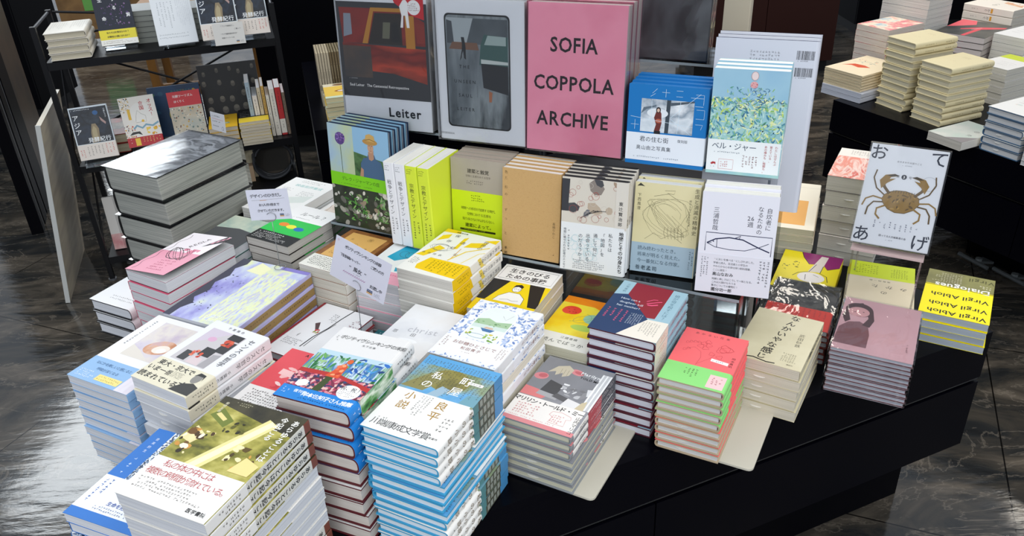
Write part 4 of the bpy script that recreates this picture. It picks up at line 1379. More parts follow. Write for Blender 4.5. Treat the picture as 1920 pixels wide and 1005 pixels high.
# --- U: white / green / black design book
def fU(a):
    a.rect(0, .62, 1, 1, '#f1efec')
    a.rect(0, .24, 1, .62, '#2cc04e')
    a.rect(0, 0, 1, .24, '#1e1f1e')
    a.ell(.30, .46, 14, 9, '#e9862c'); a.ell(.50, .44, 14, 9, '#ece23a'); a.ell(.70, .42, 14, 9, '#1f6fb4')
    a.txt('ルール？', .58, .80, 20, '#2b2b2b', sp=.95)
    a.greek(.22, .67, .78, .70, 1, '#5a5a58')
    a.greek(.06, .18, .9, .215, 1, '#f1efec', fill=.8)
    a.greek(.06, .04, .85, .17, 4, '#e4e2de', seed=7, fill=.6)
U_ = make_book(PB, .128, .182, .0208, sp=-1, cover='#f1efec', board='#3a2a20', front=fU, pages=PAGES('#ded9d2', '#b4afa6'))
stack(U_, -.5, 1.736, .768, -31.5, 9, 'green, white and black paperback', 'its pile', 'book', 'green white and black paperbacks', '', jit=.003)

# --- W: slate book, V: white cinema book, V2: branches
def fW(a):
    a.rect(0, 0, 1, 1, '#4d4e50')
    a.poly([(0, 0), (.36, 0), (.30, .5), (.36, 1), (0, 1)], NOISE(['#c9cdb8', '#9fb3a6', '#d6d2b4'], 14))
    a.ell(.70, .35, 17, 12, '#16408c')
    a.txt('特集', .70, .36, 7, '#e2e8f0', rot=math.pi / 2)
W_ = make_book(PB, .18, .127, .0212, cover='#5f9f98', front=fW, spine=lambda a: (a.rect(0, .1, 1, .9, '#6db5ae'), a.greek(.2, .2, .8, .8, 1, '#1c3a38', True, .8)), pages=COOLP)
stack(W_, -.668, 1.742, .748, -28 - 90, 6, 'slate book with blue oval', 'its pile', 'book', 'slate books with a blue oval')
def fV(a):
    a.rect(0, 0, 1, 1, '#efeeea')
    a.txt('映画批評集成', .55, .80, 15, '#6fb4ae', sp=1.0)
    a.greek(.25, .88, .8, .96, 2, '#6a6a68', seed=2)
    a.greek(.10, .62, .40, .70, 3, '#77777a', seed=4)
    a.greek(.55, .52, .90, .68, 4, '#8a8a8a', seed=5)
    a.poly([(0, .10), (.9, .40), (.9, .60), (0, .30)], '#d9dfd8')
V_ = make_book(PB, .146, .208, .0258, cover='#efeeea', front=fV, pages=PAGES('#e3e1da', '#bab7ae'))
stack(V_, -.561, 1.978, .735, -29.7, 4, 'white film criticism book', 'its pile', 'book', 'white books with teal lettering at the back', base=.58)
def fV2(a):
    a.rect(.10, .10, .95, .72, NOISE(['#c9b7a6', '#e4d8cc', '#b09a88'], 30))
    rr = random.Random(5)
    for k in range(16):
        x, y = rr.uniform(.15, .8), rr.uniform(.15, .55)
        a.line([(x, y), (x + rr.uniform(-.1, .15), y + .08), (x + rr.uniform(-.2, .25), y + .17)], .8, '#5a4636')
V2 = make_book(PB, .14, .20, .024, cover='#efedea', front=fV2, pages=COOLP)
stack(V2, -.425, 1.935, .705, -29.7, 3, 'white paperback with bare branches', 'its pile', 'book', 'white paperbacks with bare branches')

# --- X: brown book with paper panel
def fX(a):
    a.rect(0, 0, 1, 1, NOISE(['#7a4a26', '#94602f', '#a9703c'], 60))
    a.rect(.12, .30, .90, .93, '#e9b566')
    for u, v, c in ((.28, .78, '火'), (.62, .84, '環'), (.46, .66, '◎'), (.74, .62, '本'), (.30, .52, '月'), (.62, .48, '土')): a.txt(c, u, v, 9, '#6a4820')
    a.ring(.62, .84, 7, .5, '#6a4820'); a.ring(.46, .66, 7, .5, '#6a4820')
    a.greek(.2, .36, .8, .44, 2, '#8a6430')
def oX(a):
    a.greek(.06, .05, .95, .26, 6, '#35332e', seed=2, fill=.6)
    a.greek(.45, .015, .8, .04, 1, K, fill=.8)
X_ = make_book(PB, .122, .177, .0245, cover='#8a5630', front=fX, obi=(0, .29, '#efebe0', oX, None), pages=PAGES('#e0dccf', '#b8b3a4'))
stack(X_, -.352, 1.576, .776, -31, 5, 'brown paperback with orange panel', 'its pile', 'book', 'brown paperbacks with an orange panel')
# --- Y: white with cyan shapes
def fY(a):
    a.poly([(.30, .96), (.72, .92), (.70, .74), (.56, .64), (.40, .54), (.18, .60)], '#1fa2c4')
    a.ell(.74, .60, 12, 16, '#f2f2f2')
    a.poly([(.56, .40), (.80, .48), (.86, .36), (.62, .30)], '#1fa2c4')
    a.line([(.4 + .12 * math.cos(k * .6) + .012 * k, .74 + .08 * math.sin(k * .6)) for k in range(26)], .8, '#2a2a2c')
def oY(a): a.greek(.30, .08, .9, .24, 2, '#d8487a', seed=2, fill=.6)
Y_ = make_book(PB, .112, .16, .0245, cover='#f0f0ee', front=fY, obi=(0, .27, '#f2a9bd', oY, None), pages=PAGES('#dcdadc', '#b3b0b4'))
stack(Y_, -.232, 1.505, .775, -28, 6, 'white paperback with cyan shapes', 'its pile', 'book', 'white paperbacks with cyan shapes')
# ================================================================== standing books on the acrylic steps
Z1, Z2 = .7804, .9810
# garden book
def fGd(a):
    a.rect(0, .52, .42, 1, NOISE(['#a9b87a', '#b9c6a0', '#a8c0c8', '#9ab4d0'], 9, (1, 1, 1)))
    a.rect(.42, .52, 1, 1, '#8fb8d4')
    a.poly([(.42, .52), (1, .52), (1, .70), (.42, .76)], NOISE(['#3a5a34', '#55784a', '#2c4428'], 40))
    a.line([(.21, .53), (.205, .70), (.20, .83)], 1.6, '#4a5a3a')
    a.ell(.20, .865, 13.5, 14, '#5b4580')
    a.blobs(60, .12, .83, .29, .915, 1.2, 2.6, ['#6a4f96', '#7f66aa', '#4a3770', '#8a5a98', '#9a7ab8'], 3)
    a.poly([(.52, .52), (.53, .66), (.58, .715), (.64, .725), (.66, .76), (.76, .76), (.78, .72), (.86, .70), (.90, .62), (.90, .52)], '#4a6684')
    a.poly([(.66, .78), (.67, .71), (.71, .70), (.75, .72), (.75, .80)], '#b58a6e')
    a.ell(.705, .825, 8.0, 12, '#c49a7c')
    a.line([(.675, .842), (.70, .842)], .9, '#4a3426'); a.line([(.715, .842), (.74, .842)], .9, '#4a3426')
    a.line([(.708, .835), (.705, .815), (.714, .812)], .7, '#8a6248')
    a.line([(.69, .795), (.725, .795)], .8, '#7a4a3c')
    a.ell(.70, .878, 20, 7, '#b58a4c')
    a.poly([(.62, .885), (.64, .94), (.70, .955), (.77, .94), (.79, .88)], '#c9a25e')
    a.line([(.62, .89), (.70, .905), (.79, .888)], 1.4, '#7a5a2c')
    a.poly([(.50, .52), (.53, .62), (.57, .60), (.56, .52)], '#b58a6e')
    a.rect(0, 0, 1, .40, NOISE(['#23261e', '#3c4034', '#2c3a24'], 30))
    a.blobs(60, 0, 0, 1, .40, 4, 11, ['#c9c6bc', '#a9a498', '#8d8a80', '#6a6860', '#d9d4c6', '#5a564c', '#9a8a74'], 9, (.5, .75), 9, .12)
    a.blobs(46, .18, .06, .62, .34, 3, 9, ['#4f8a3e', '#6aa850', '#3c6e30', '#86bc64'], 10, (.2, .35), 6, .1)
    a.blobs(40, .72, .10, 1, .36, 3, 9, ['#5a8a4a', '#7aa864', '#456e38', '#93b87c'], 11, (.2, .35), 6, .1)
    a.rect(0, .40, 1, .53, '#7fcf1c')
    a.txt('デレク・ジャーマンの庭', .50, .475, 10, '#2a4a12', sp=.95)
    a.greek(.16, .415, .9, .435, 1, '#3f6a16')
    a.txt('庭の生と死を', .62, .13, 8.5, '#e9efe2', rot=0)
    a.txt('ぼくの', .80, .045, 8.5, '#e9efe2')
GD = make_book(AB, .166, .232, .0115, True, sp=-1, cover='#7fcf1c', board='#1c2f4a', front=fGd, pages=PAGES('#d6dadc', '#a8b0b4'), segs=[(0, .999, '#7fb0a0')])
row(GD, -.328, 1.672, Z1, -31, 5, 5, 'garden photo book', 'at the left end of the lower step', 'book', 'garden photo books', gap=.004)

# spine-out pairs: design history
def spineart(title, sub, ink):
    def f(a):
        a.greek(.12, .90, .7, .97, 3, ink, seed=2)
        a.txt(title, .46, .80, 11.2, ink, True, sp=1.02)
        a.greek(.58, .08, .90, .34, 1, ink, True, .6, seed=4)
        a.greek(.20, .08, .50, .34, 1, ink, True, .6, seed=5)
    return f
def bkW(a):
    a.barcode(.30, .84, .56, .92, '#2a2a2a', 2); a.barcode(.30, .73, .56, .81, '#2a2a2a', 5)
    a.greek(.08, .1, .4, .4, 4, '#5a5a3a', True)
WR = make_book(PB, .118, .188, .0268, cover='#f0f0f2', front=bkW, spine=spineart('戦争とデザイン', '', '#55565a'), pages=PAGES('#f0eee6', '#d0ccc0'))
RL_ = make_book(PB, .118, .188, .0290, cover='#dcec3c', front=bkW, spine=spineart('宗教とデザイン', '', '#3a3c22'), pages=PAGES('#f0eee6', '#d0ccc0'))
def spineout(B, x, y, z, yaw, label, group):
    """standing on its tail with the spine to the front; (x, y) = foot of the spine centre"""
    r = take(B)
    # local +x (spine) -> front (-Y), local +y (head) -> up, local +z (cover) -> left
    m = Tm(x, y, z) @ Rz(rad(yaw)) @ Matrix(((0, 0, -1, 0), (-1, 0, 0, 0), (0, 1, 0, 0), (0, 0, 0, 1)))
    m = m @ Tm(-B.w / 2, B.h / 2, -B.t / 2)
    setm(r, m)
    tag(r, label, 'book', group)
yw = -29
d = Vector((math.cos(rad(yw)), math.sin(rad(yw)), 0))
p = Vector((-.246, 1.592, .7803))
spineout(WR, p.x, p.y, p.z, yw, 'white spine-out design book next to the garden book', 'spine-out white books'); p += d * .0270
spineout(WR, p.x, p.y, p.z, yw, 'white spine-out design book touching the lime spine', 'spine-out white books'); p += d * .0281
spineout(RL_, p.x, p.y, p.z, yw, 'lime spine-out book touching the white spine', 'spine-out lime books'); p += d * .0292
spineout(RL_, p.x, p.y, p.z, yw, 'lime spine-out book with barcodes beside the taupe book', 'spine-out lime books')

def fAr(a):
    a.rect(0, .62, 1, 1, NOISE(['#a69c8e', '#afa597'], 12))
    a.txt('建築と触覚', .50, .86, 10, '#3c3832', b=1)
    a.txt('空間と五感をめぐる哲学', .50, .80, 5.2, '#3c3832')
    a.greek(.28, .70, .72, .755, 2, '#55504a')
def oAr(a):
    a.greek(.36, .50, .66, .585, 3, '#5a6a10', seed=4)
    a.txt('視覚への依存が加速する現代、', .50, .41, 7, '#3c4610', sp=.86)
    a.txt('空間における五感を', .50, .345, 7, '#3c4610', sp=.9)
    a.txt('取り戻さなければならない。', .50, .28, 7, '#3c4610', sp=.86)
    a.txt('建築によって。', .50, .205, 9.5, '#3c4610', b=1)
    a.rect(.14, .135, .80, .16, '#2a2e10')
    a.greek(.16, .14, .78, .155, 1, '#cfe03a', fill=.7)
AR = make_book(PB, .126, .185, .0175, cover='#a99f92', front=fAr, obi=(0, .62, '#cfe51e', oAr, None), pages=PAGES('#b7a99a', '#948779'))
row(AR, -.067, 1.572, Z1, -25, 4.8, 4, 'taupe and lime paperback', 'on the lower step', 'book', 'taupe and lime paperbacks')
def fBe(a):
    a.rect(0, 0, 1, 1, NOISE(['#c49d68', '#c9a36d', '#c29b65'], 200))
    for ch, v in (('色', .95), ('と', .885), ('形', .78), ('の', .70), ('ず', .52), ('っ', .42), ('と', .25)): a.txt(ch, .065, v, 7, '#4a3a22')
    a.txt('手', .07, .075, 7, '#2a2218', b=1)
    a.txt('前', .07, .02, 7, '#2a2218', b=1)
    a.txt('長嶋りかこ', .90, .46, 6.5, '#4a3a22', True, sp=1.05)
    a.greek(.88, .03, .93, .10, 1, '#4a3a22', True)
BE = make_book(PB, .127, .186, .0165, cover='#c49d68', front=fBe, pages=PAGES('#f2efe8', '#d0cabd'))
row(BE, .037, 1.492, Z1, -26, 7.4, 5, 'plain tan paperback', 'on the lower step', 'book', 'plain tan paperbacks')
def fMp(a):
    a.rect(0, .5, 1, 1, '#d6cfc2')
    a.blobs(10, .0, .55, 1, 1, 8, 20, ['#8a8078', '#b9a894', '#6f7076', '#a58e78', '#4a4a4e'], 17)
    rr = random.Random(8)
    for k in range(30):
        x, y, r = rr.uniform(.08, .95), rr.uniform(.56, .97), rr.uniform(3, 8)
        a.ring(x, y, r, .55, '#a8483e' if k % 3 else '#c9c0b4', 16)
    for k in range(4): a.line([(.3 + .06 * k, .58 + .03 * k), (.5 + .06 * k, .68)], 1, '#2c2c30')
    a.poly([(0, .64), (.10, .64), (.12, .98), (0, .98)], '#3a3b40')
    a.rect(.82, .52, 1, 1, '#d9d3c8')
    a.txt('東辻賢治郎', .90, .80, 8.5, '#2a2a2c', True, b=1, sp=1.2)
def oMp(a):
    rr = random.Random(3)
    for k in range(22): a.ring(rr.uniform(.12, .60), rr.uniform(.14, .36), rr.uniform(4, 11), .5, '#b4d4da', 18)
    for i, t_ in enumerate(('私たちは', '「地図」を', '通して何に', '出会っている', 'のだろうか？')): a.txt(t_, .77 - .115 * i, .455 - .01 * i, 9, '#3c4048', True, sp=1.08)
    a.txt('地図とその分身たち', .93, .485, 9.6, K, True, b=1, sp=1.0)
    a.greek(.20, .02, .76, .13, 5, '#55585e', seed=3)
    a.txt('地図に魅せられた記者のエッセイ', .065, .46, 5.8, '#3c4048', True, sp=1.0)
    a.greek(.10, .10, .15, .45, 1, '#6a6d74', True)
def sMp(a):
    a.txt('地図とその分身たち', .5, .62, 7.5, K, True, sp=1.0)
    a.greek(.3, .1, .7, .2, 1, K, True)
MP = make_book(HC, .131, .191, .0155, True, cover='#d6cfc2', board='#2c2c2e', front=fMp, spine=sMp, obi=(0, .52, '#e6e9ea', oMp, None), pages=PAGES('#f2f0ea', '#cfcac0'))
row(MP, .156, 1.421, Z1, -22.7, 7.6, 5, 'ringed map essay hardcover', 'on the lower step', 'book', 'map essay hardcovers', gap=.0012)
def fYe(a):
    a.rect(0, 0, 1, 1, NOISE(['#d9cfa0', '#dfd6ac'], 8))
    ink = '#6a6448'
    for s_ in range(9):
        a.line([(.52 + (.20 + .02 * s_) * math.cos(k * .42 + s_) * (1 + .15 * math.sin(k * 1.3 + s_)), .64 + (.15 + .008 * s_) * math.sin(k * .38 + s_ * .6)) for k in range(15)], .45, ink)
    a.line([(.30, .86), (.52, .90), (.62, .86), (.78, .80), (.86, .70), (.82, .62), (.88, .60), (.84, .57), (.86, .53), (.78, .50), (.80, .44)], .7, ink)
    a.line([(.20, .38), (.34, .46), (.46, .40), (.60, .46), (.78, .38)], .6, ink)
    a.line([(.46, .93), (.62, .94), (.60, .90), (.50, .905)], .7, ink)
    for k in range(6): a.line([(.50 + .05 * k, .54), (.49 + .055 * k, .47), (.52 + .05 * k, .41)], .6, ink)
    a.txt('生成と消滅の精神史', .95, .985, 9.5, '#4a4636', True, sp=1.08)
    a.txt('下西風澄', .075, .88, 7.5, '#4a4636', True, sp=1.15)
    a.txt('終わらない心を生きる', .86, .86, 5, '#5a5646', True, sp=1.05)
    a.poly([(.03, .955), (.08, .99), (.15, .955), (.10, .96)], '#3a3a34')
def oYe(a):
    for i, t_ in enumerate(('読み終わったとき。', '将来が明るく見えた。', '今一番気になる作家。')): a.txt(t_, .10, .275 - .072 * i, 9.2, '#3f5260', al='l', sp=.97)
    a.txt('養老孟司', .08, .05, 10, '#2f404c', al='l', b=1, sp=1.1)
    a.greek(.90, .05, .98, .30, 2, '#4a5c68', True, .5)
YE = make_book(PB, .124, .181, .026, cover='#dcd3a6', front=fYe, obi=(0, .335, '#a3b9c6', oYe, None), pages=PAGES('#e6e6e4', '#c4c4c2'))
row(YE, .290, 1.398, Z1, -22, 9, 2, 'cream line-portrait paperback', 'on the lower step', 'book', 'cream line portrait paperbacks')
def fFi(a):
    a.txt('三浦哲哉', .20, .86, 11, '#3f3f4a', True, sp=1.03)
    a.txt('自炊者に', .885, .89, 10.5, '#3f3f4a', True, sp=1.02)
    a.txt('なるための', .775, .90, 10.5, '#3f3f4a', True, sp=1.02)
    a.txt('26', .655, .775, 11.5, '#3f3f4a')
    a.txt('週', .655, .715, 11, '#3f3f4a')
    ink = '#20264a'
    a.line([(.09, .42), (.09, .605), (.96, .605), (.96, .42)], 1.3, ink)
    a.line([(.11, .50), (.22, .545), (.40, .57), (.58, .56), (.78, .50), (.94, .46)], 2.2, ink)
    a.line([(.11, .50), (.22, .465), (.42, .45), (.62, .455), (.80, .50), (.92, .545)], 1.1, ink)
    a.line([(.24, .545), (.245, .46)], 1.0, ink)
    a.line([(.11, .495), (.17, .505)], 1.0, ink)
    a.ell(.195, .52, 1.3, 1.2, ink)
    a.line([(.48, .57), (.55, .595), (.53, .565)], 1.4, ink)
def oFi(a):
    for i, t_ in enumerate(('“においを食べる”にしびれました。', '学者と詩人、生活者と小学生の', 'やわらかな心を併せ持つ新料理書、', 'ここに誕生！')): a.txt(t_, .22, .345 - .036 * i, 4.8, '#3f3f44', al='l', sp=.92)
    a.txt('高山なおみ', .22, .195, 7.6, K, al='l', b=1)
    for i, t_ in enumerate(('知識と美しさはこうして一体となる。', 'これは人間がもちうる', '驚きについての書物だ！')): a.txt(t_, .22, .145 - .034 * i, 4.8, '#3f3f44', al='l', sp=.92)
    a.txt('國分功一郎', .22, .035, 7.6, K, al='l', b=1)
    a.greek(.05, .10, .16, .36, 3, '#55555c', True, .45)
    a.greek(.82, .06, .97, .37, 3, '#55555c', True, .45, seed=5)
FI = make_book(PB, .134, .194, .032, cover='#e4e4ec', front=fFi, obi=(0, .395, '#dedee6', oFi, None), pages=PAGES('#f4f2ea', '#d4d0c4'))
row(FI, .405, 1.310, Z1, -19, 8.4, 2, 'white fish-drawing paperback', 'on the lower step', 'book', 'white fish drawing paperbacks')

# upper step
def fSa(a):
    a.rect(0, .22, 1, .88, '#35363a')
    a.poly([(.03, .84), (.75, .84), (.97, .76), (.97, .60), (.05, .60)], NOISE(['#5a1f1c', '#8a2a22', '#6f2620'], 9))
    a.poly([(.04, .60), (.97, .58), (.97, .34), (.60, .40), (.04, .42)], NOISE(['#9a2f22', '#6f221c', '#b8442c', '#4a2420'], 8, (.6, 2, 1), .2))
    a.poly([(.04, .58), (.36, .58), (.36, .36), (.04, .36)], NOISE(['#3a3a3c', '#5a4a40', '#2a2a2c'], 12))
    a.poly([(.08, .80), (.16, .80), (.16, .66), (.06, .64)], '#8a93a0')
    a.poly([(.27, .60), (.33, .60), (.42, .82), (.75, .82), (.75, .845), (.39, .845)], '#b9822f')
    a.poly([(.34, .60), (.72, .60), (.72, .81), (.43, .81)], '#2b2420')
    a.poly([(.50, .64), (.58, .64), (.60, .75), (.52, .75)], '#6a6a58')
    a.poly([(.60, .62), (.70, .62), (.68, .76), (.61, .74)], '#1c1a1a')
    a.poly([(.76, .58), (.86, .58), (.86, .80), (.76, .80)], '#b87f2c')
    a.poly([(.88, .62), (.97, .62), (.97, .74), (.88, .76)], '#8a2f24')
    a.txt('Saul Leiter   The Centennial Retrospective', .08, .305, 8.2, '#eaeaea', al='l', b=1, sp=.9)
    a.greek(.08, .345, .22, .355, 1, '#d0d0d0')
    a.txt('Saul', .22, .955, 26, '#1e1e22', b=1.5)
    a.txt('Leiter', .70, .125, 28, '#2b2d33', b=1.5)
    a.poly([(.58, 1), (.66, .88), (.84, .80), (.97, .775), (.97, 1)], '#c8202c')
    a.txt('原点から秘密まで', .76, .945, 8.5, '#f2e4e4', b=1, sp=.95)
    a.poly([(.71, .72), (.74, .72), (.75, .80), (.77, .80), (.78, .72), (.81, .72), (.80, .84), (.82, .87), (.78, .905), (.75, .90), (.71, .86), (.73, .80)], '#f0f0f0')
    a.ell(.865, .855, 15, 15, '#f2f2f2')
    a.greek(.80, .83, .93, .885, 4, '#8a4a4a', fill=.6)
SA = make_book(AB, .215, .305, .03, sp=-1, cover='#dfe2e8', front=fSa, pages=PAGES('#e2e2e2', '#bcbcbc'), film=FILM('#f8f8f8', .03, .4, 14))
row(SA, -.258, 1.752, Z2, -22.5, 4.5, 2, 'red car photo book', 'at the left of the upper step', 'book', 'red car photo books')
def fUn(a):
    def rr_(u0, v0, u1, v1, r, m):
        p = []
        for cx, cy, a0 in ((u1 - r, v1 - r * .7, 0), (u0 + r, v1 - r * .7, 90), (u0 + r, v0 + r * .7, 180), (u1 - r, v0 + r * .7, 270)):
            for k in range(6):
                t_ = rad(a0 + 18 * k)
                p.append((cx + r * math.cos(t_), cy + r * .7 * math.sin(t_)))
        a.poly(p, m)
    rr_(.115, .10, .845, .905, .05, '#17191c')
    rr_(.13, .11, .83, .893, .045, NOISE(['#4a5258', '#6f787e', '#8d969a', '#3a4046'], 9, (2.6, .6, 1), .15))
    a.rect(.14, .70, .82, .875, '#a9b2b6')
    a.poly([(.36, .70), (.44, .875), (.82, .875), (.82, .70)], NOISE(['#3c4348', '#5a6268'], 14))
    a.poly([(.14, .70), (.22, .70), (.20, .85), (.14, .86)], '#4a5056')
    a.poly([(.50, .56), (.82, .56), (.82, .76), (.56, .77), (.52, .70)], '#3f5f5c')
    a.poly([(.56, .70), (.80, .70), (.80, .76), (.60, .765)], '#9fb0ae')
    a.poly([(.52, .57), (.82, .57), (.82, .59), (.52, .60)], '#c4ccca')
    a.poly([(.16, .66), (.50, .66), (.48, .71), (.20, .71)], '#7a5a48')
    a.poly([(.54, .40), (.82, .36), (.82, .56), (.52, .57)], '#26282c')
    a.poly([(.28, .58), (.30, .60), (.31, .70), (.30, .745), (.335, .745), (.35, .68), (.35, .59), (.33, .60), (.32, .65)], '#202326')
    a.poly([(.60, .30), (.63, .30), (.64, .37), (.60, .38)], '#a86a48')
    for t_, v in (('THE', .54), ('UNSEEN', .435), ('SAUL', .335), ('LEITER', .235)): a.txt(t_, .335, v, 9.5, '#1c2024', b=.8, sp=1.35)
    a.greek(.46, .28, .475, .43, 1, '#3a3e44', True)
    a.txt('SEIGENSHA', .10, .045, 6, '#55585e', sp=1.0)
UN = make_book(AB, .196, .287, .026, True, sp=-1, cover='#e2e5ea', front=fUn, pages=PAGES('#e6e6e4', '#c0c0be'), film=FILM('#f8f8f8', .03, .35, 14))
row(UN, -.052, 1.642, Z2, -23.7, 4.0, 3, 'white rainy-street photo book', 'on the upper step', 'book', 'rainy street photo books')
def fSo(a):
    a.rect(0, 0, 1, 1, NOISE(['#e397ae', '#e8a2b7', '#dd8ca4'], 5))
    for t_, u, v in (('SOFIA', .48, .735), ('COPPOLA', .485, .48), ('ARCHIVE', .485, .235)): a.txt(t_, u, v, 39, '#1a1016', b=1.2, sp=.95, sx=.88)
SO = make_book(AB, .198, .287, .032, sp=-1, cover='#e397ae', front=fSo, pages=PAGES('#d6d4ce', '#aaa8a2', 1200), film=FILM('#fff6f8', .02, .3, 12))
row(SO, .131, 1.551, Z2, -24.5, 6.4, 3, 'pink block-capital art book', 'on the upper step', 'book', 'pink art books')
def fBl(a):
    a.rect(.17, .42, .83, .83, NOISE(['#b9c6d0', '#d9e0e6', '#8a98a6', '#e6eaee'], 18, (1, 1.4, 1)))
    a.poly([(.48, .42), (.53, .42), (.54, .83), (.49, .83)], '#3a444e')
    a.ell(.38, .66, 20, 9, '#dfe5ea')
    a.poly([(.17, .64), (.24, .70), (.36, .74), (.36, .76), (.20, .72)], '#5f6d7a')
    a.poly([(.54, .76), (.83, .82), (.83, .84), (.54, .80)], '#4a5662')
    a.poly([(.35, .44), (.37, .52), (.34, .60), (.37, .70), (.40, .71), (.43, .66), (.44, .54), (.42, .44)], '#6a2f2c')
    a.ell(.39, .70, 4.5, 5.5, '#2a2426'); a.ell(.39, .695, 2.6, 3.4, '#d9b9a6')
    a.ell(.40, .565, 6, 4, '#b4604a')
    a.poly([(.35, .44), (.43, .44), (.43, .40), (.35, .40)], '#1f1f24')
    W_ = '#cfe2ef'
    for p in ([(.04, .60), (.83, .52)], [(.30, .83), (.31, .42)], [(.66, .82), (.64, .42)], [(.55, .62), (.90, .93)], [(.55, .60), (.80, .43)], [(.84, .92), (.94, .92), (.94, .80)],
              [(.78, .88), (.94, .88)], [(.84, .78), (.94, .78)], [(.86, .74), (.96, .74), (.96, .63), (.86, .63)], [(.86, .56), (.95, .56), (.93, .50)], [(.30, .90), (.36, .96)],
              [(.42, .92), (.52, .92)], [(.47, .96), (.47, .86)], [(.60, .95), (.68, .95)], [(.60, .88), (.68, .88)], [(.05, .50), (.15, .50)], [(.10, .56), (.10, .44)], [(.28, .86), (.34, .90)]): a.line(p, .6, W_)
def oBl(a):
    a.txt('君の住む街', .36, .325, 11, '#2d3440', sp=1.02)
    a.txt('復刻版', .72, .335, 6.5, '#4a515c', sp=1.0)
    a.txt('奥山由之写真集', .36, .215, 9.2, '#2d3440', sp=1.05)
    a.greek(.10, .085, .92, .11, 1, '#8a93a0', fill=.7)
BL = make_book(AB, .150, .152, .021, cover='#1272b8', front=fBl, obi=(.05, .40, '#e4e9f0', oBl, None), pages=C('#1670b4', .5))
row(BL, .297, 1.466, Z2, -24, 6.9, 4, 'square blue photo book', 'on the upper step', 'book', 'square blue photo books')
def fBj(a):
    a.rect(0, .28, 1, 1, NOISE(['#8db9d2', '#9cc4d8', '#86b4d4'], 6))
    a.rect(0, .0, 1, .70, NOISE(['#8fc0cc', '#a4cdc9', '#86b8c4'], 20))
    cols = ['#7fb4a4', '#bcd46a', '#5c9c86', '#d8e49a', '#4a86a0', '#b9dcd6', '#86b86a', '#3f6f8c', '#cfe2d0', '#6aa6b8', '#e2e8b4', '#97c6a2']
    a.blobs(620, .0, .28, 1, .74, 2.6, 7.5, cols, 41, (.2, .38), 5, .2)
    a.blobs(110, .20, .64, .82, .84, 2, 5, cols + ['#2c5a7a', '#24506e'], 42, (.16, .3), 5, .2)
    a.blobs(26, .42, .58, .66, .86, 2.5, 6, ['#1f4a78', '#2c6a94', '#34527a'], 43, (.10, .18), 5, .2)
    a.ell(.545, .945, 6.0, 7.5, '#e8d6d4')
    a.ring(.545, .945, 6.0, .7, '#c08a86', ry=7.5)
    a.ell(.545, .865, 6.5, 6.0, '#dfa6a8')
    a.blobs(10, .50, .84, .59, .89, 1, 2, ['#b85a66', '#e8c0c0', '#c87a84'], 4)
def oBj(a):
    a.txt('ベル・ジャー', .36, .275, 14, '#2e4258', sp=.95)
    a.greek(.09, .205, .60, .225, 1, '#55687a')
    for i, t_ in enumerate(('わたしはぜんぶ', '覚えている、', 'あの痛みも、暗闇も。')): a.txt(t_, .93 - .07 * i, .31, 5.3, '#b03a3e', True, sp=.98)
    a.greek(.48, .05, .70, .20, 5, '#8a5a5c', True, .45, seed=4)
    a.line([(.17, .05), (.37, .05), (.37, .145), (.17, .145), (.17, .05)], .5, '#c0484c')
    a.greek(.19, .065, .35, .13, 3, '#c0484c')
    a.poly([(.06, .10), (.09, .115), (.13, .11), (.13, .085), (.11, .095), (.07, .085)], '#b03a3e')
    a.greek(.06, .06, .14, .075, 1, '#55687a')
BJ = make_book(HC, .131, .194, .024, cover='#9cc4cc', front=fBj, obi=(.03, .335, '#ebeff0', oBj, None), pages=PAGES('#f4f2ee', '#d2d0ca'))
row(BJ, .431, 1.406, Z2, -21.5, 4.5, 3, 'leafy blue novel', 'on the upper step', 'book', 'leafy blue hardcover novels')
# tall grey book standing back cover out beside the steps
def fGr(a):
    a.greek(.34, .88, .70, .94, 3, '#8a8c94', seed=5)
    a.barcode(.79, .895, .96, .945, '#2a2a30', 2)
    a.barcode(.79, .80, .96, .85, '#2a2a30', 6)
    a.greek(.80, .883, .95, .893, 1, '#2a2a30'); a.greek(.80, .788, .95, .798, 1, '#2a2a30')
GR = make_book(AB, .196, .335, .026, True, cover='#cdd0da', board='#1c2444', front=fGr, pages=PAGES('#efeada', '#cdc6b0'))
m = MB()
m.box((-.075, .002, 0), (-.004, .070, .264), ACR)
o = m.build('acrylic_block')
setm(o, Tm(.520, 1.545, .5805) @ Rz(rad(-22)))
tag(o, 'clear acrylic block carrying the tall grey book with barcodes', 'display stand')
row(GR, .490, 1.536, .848, -22, 12, 3, 'tall grey barcode art book', 'at the right end of the steps', 'book', 'tall grey art books')
DK = make_book(AB, .215, .30, .022, cover='#54565a', front=lambda a: (a.rect(0, 0, 1, 1, NOISE(['#4a4b4e', '#6a6c70', '#8a8d92', '#55565a'], 6, (1, 1, 1), .4, 3, dist=1)),), pages=PAGES('#c9c4b4', '#9f9a8a'), film=FILM('#dddddd', .06, .5, 10))
row(DK, .335, 1.786, 1.1005, -26, 8, 2, 'dark grey wrapped art book', 'on the rear step', 'book', 'dark wrapped art books')
TN = make_book(AB, .055, .34, .03, cover='#b3aa96', pages=PAGES('#c9c1ac', '#a39b86'))
row(TN, .492, 1.752, 1.1005, -26, 4, 1, 'tall beige book', 'on the rear step behind the grey barcodes', 'book', None)

